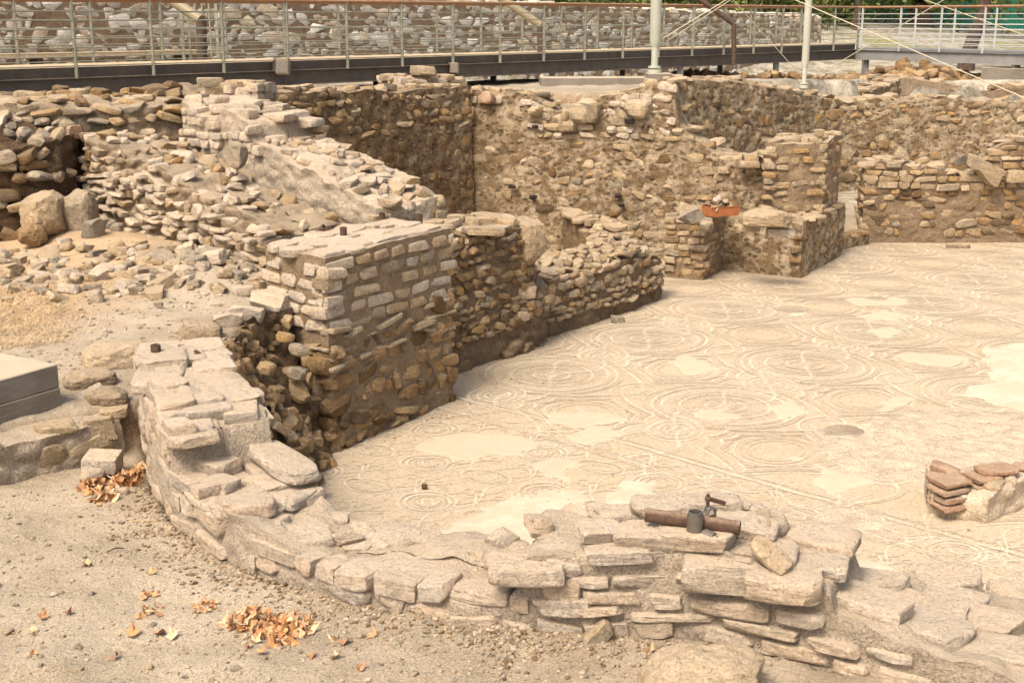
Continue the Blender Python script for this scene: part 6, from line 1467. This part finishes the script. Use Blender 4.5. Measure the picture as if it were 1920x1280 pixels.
AW = {}
def gen_apsetop2():
    p = gen_apsetop(); return p
def apse_top_z(x, y):
    return float(APSE.top(np.array([[APSE.proj(np.array([[x, y]]))[0]]]), np.array([[0.55]]), np.array([[[x, y]]]))[0, 0]) - .005
scatter_poly(420, gen_apsetop, (.012, .07), ['stone_front', 'stone_front', 'stone_mid'], 'mortar_crumbs', 'crumbs of mortar and stone chips on the low middle part of the apse wall', kind='rubble', zf=apse_top_z, flat=.6)
def on_wall(w, a, b):
    def gen():
        s_ = rnd.uniform(.02, .98) * w.L; t = rnd.uniform(a, b); o_ = w.line(w.outer, np.array([s_]))[0]; i_ = w.line(w.inner, np.array([s_]))[0]; p = o_ * (1 - t) + i_ * t; gen.z[(float(p[0]), float(p[1]))] = float(w.top(np.array([[s_]]), np.array([[t]]), p[None, None])[0, 0]) - .01
        return (float(p[0]), float(p[1]))
    gen.z = {}; return gen, (lambda x, y: gen.z[(x, y)])
for w_, n_c, lab in ((STEP, 650, 'chips and clods strewn over the top of the sloping rubble wall'), (UPW, 380, 'chips and clods on the top of the broken upper wall')):
    g1, z1_ = on_wall(w_, 0, 1); scatter_poly(n_c, g1, (.02, .10), ['stone_mid', 'stone_front', 'stone_warm'], 'rubble_chips', lab, kind='rubble', zf=z1_, flat=.65)
# dead leaves
def leaf_mesh(seed):
    rs = np.random.RandomState(seed); n = 9; t = np.linspace(0, 2 * math.pi, n, endpoint=False); r = 1 + .35 * np.cos(5 * t) + rs.normal(0, .12, n)
    V = np.c_[r * np.cos(t), r * np.sin(t), .5 * rs.normal(0, .5, n) + .5 * (r * np.cos(t)) ** 2]; V = np.r_[V, [[0, 0, .25 * rs.normal()]]] * .5
    return V, [(i, (i + 1) % n, n) for i in range(n)]
LM = [leaf_mesh(i) for i in range(10)]
def leaf_pile(name, blobs, label, size=(.02, .075)):
    VV = []; FF = []; off = 0
    for (px, py, rx, ry, n, h) in blobs:
        c = G(px, py, .86); sx_ = rx / 400.0; sy_ = ry / 170.0
        for _ in range(n):
            a = rnd.uniform(0, 6.28); d = rnd.random() ** .6; x, y = c[0] + math.cos(a) * d * sx_, c[1] + math.sin(a) * d * sy_
            z = gz(x, y) + .008 + rnd.uniform(0, h) * (1 - d); V, Fc = LM[rnd.randrange(10)]; s_ = rnd.uniform(*size)
            Rm = np.array(Euler((rnd.gauss(0, .6), rnd.gauss(0, .6), rnd.uniform(0, 6.3))).to_matrix()); VV.append((V * s_) @ Rm.T + np.array([x, y, z])); FF.append(np.array(Fc) + off); off += len(V)
    me = mesh_np(name, np.concatenate(VV), np.concatenate(FF), M['leaf_dry'], False); o = link(name, me); o['kind'] = 'stuff'; o['label'] = label
leaf_pile('dead_leaf_pile', [(470, 1160, 50, 22, 60, .05), (540, 1175, 42, 28, 60, .05), (500, 1180, 70, 20, 40, .03)], 'pile of curled orange dead leaves on the ground in front of the apse wall')
leaf_pile('dead_leaf_drift', [(235, 905, 38, 14, 60, .05), (180, 915, 40, 16, 50, .05), (190, 935, 30, 12, 25, .02), (255, 890, 14, 26, 30, .05)], 'drift of orange dead leaves in the corner by the low wall')
leaf_pile('leaf_scraps', [(385, 1128, 22, 16, 26, .03), (280, 1140, 26, 16, 16, .015), (280, 1108, 14, 8, 8, .015)], 'small clumps of brown leaf scraps left of the leaf pile', (.015, .035))
gl = 'single dead leaves on the foreground ground'
for (px, py) in ((82, 1153), (128, 1150), (165, 1060), (286, 1072), (250, 1181), (62, 1230), (624, 1203), (648, 1208), (700, 1194), (585, 1230), (630, 1237), (490, 1228), (325, 1182), (215, 1225), (675, 1262), (60, 1185), (1218, 1232), (1120, 1200), (465, 1215), (300, 1178)):
    q = G(px, py, .86); V, Fc = LM[rnd.randrange(10)]; me = mesh_np('dead_leaf', V, np.array(Fc), M['leaf_dry'], False)
    o = link('dead_leaf', me, None, (q[0], q[1], gz(q[0], q[1]) + .012), (rnd.gauss(0, .4), rnd.gauss(0, .4), rnd.uniform(0, 6)), (rnd.uniform(.035, .06),) * 3); tag(o, 'single curled dead leaf lying on the foreground dirt', 'leaf', gl)
# twigs
for (a, b_, lab) in (((605, 1038), (690, 1025), None), ((245, 970), (322, 972), 'thin pale straw stalk lying near the foot of the apse wall'), ((200, 1038), (232, 1027), 'short dark twig on the foreground dirt')):
    if lab:
        p = G(*a, .86); q = G(*b_, .86); p = (p[0], p[1], gz(p[0], p[1]) + .012); q = (q[0], q[1], gz(q[0], q[1]) + .012); bb = MB(); m_ = ((p[0] + q[0]) / 2, (p[1] + q[1]) / 2 + .01, (p[2] + q[2]) / 2 + .01)
        bb.tube([p, m_, q], .0035, 5); tag(bb.build('twig', M['straw'] if 'straw' in lab else M['bark']), lab, 'twig')
# dry grass on the left terrace
V = []; Fc = []; n = 0
for _ in range(3600):
    px = rnd.uniform(-30, 110) + abs(rnd.gauss(0, 40)) * rnd.choice((1, .3)); py = rnd.uniform(505, 645) - max(0, px - 60) * .12
    q = G(px, py, 1.15); L_ = rnd.uniform(.04, .14); a = rnd.uniform(0, 6.28); el = abs(rnd.gauss(0, .22)); d = Vector((math.cos(a) * math.cos(el), math.sin(a) * math.cos(el), math.sin(el))) * L_; s_ = Vector((-math.sin(a), math.cos(a), 0)) * .0016
    V.append((q[0], q[1], L_)); Fc.append((d, s_))
P = np.array([v[:2] for v in V]); Z = ground_z(P); VV = []; 
for (x, y, _), z, (d, s_) in zip(V, Z, Fc):
    b0_ = Vector((x, y, z + .004)); m_ = b0_ + d * .5 + Vector((0, 0, .01)); e_ = b0_ + d
    VV += [tuple(b0_ - s_), tuple(b0_ + s_), tuple(m_ + s_), tuple(m_ - s_), tuple(m_ - s_), tuple(m_ + s_), tuple(e_ + s_ * .4), tuple(e_ - s_ * .4)]
o = link('dry_grass', mesh_np('dry_grass', np.array(VV), np.arange(len(VV)).reshape(-1, 4), M['straw'], False)); o['kind'] = 'stuff'; o['label'] = 'flattened straw coloured grass at the left edge of the terrace'
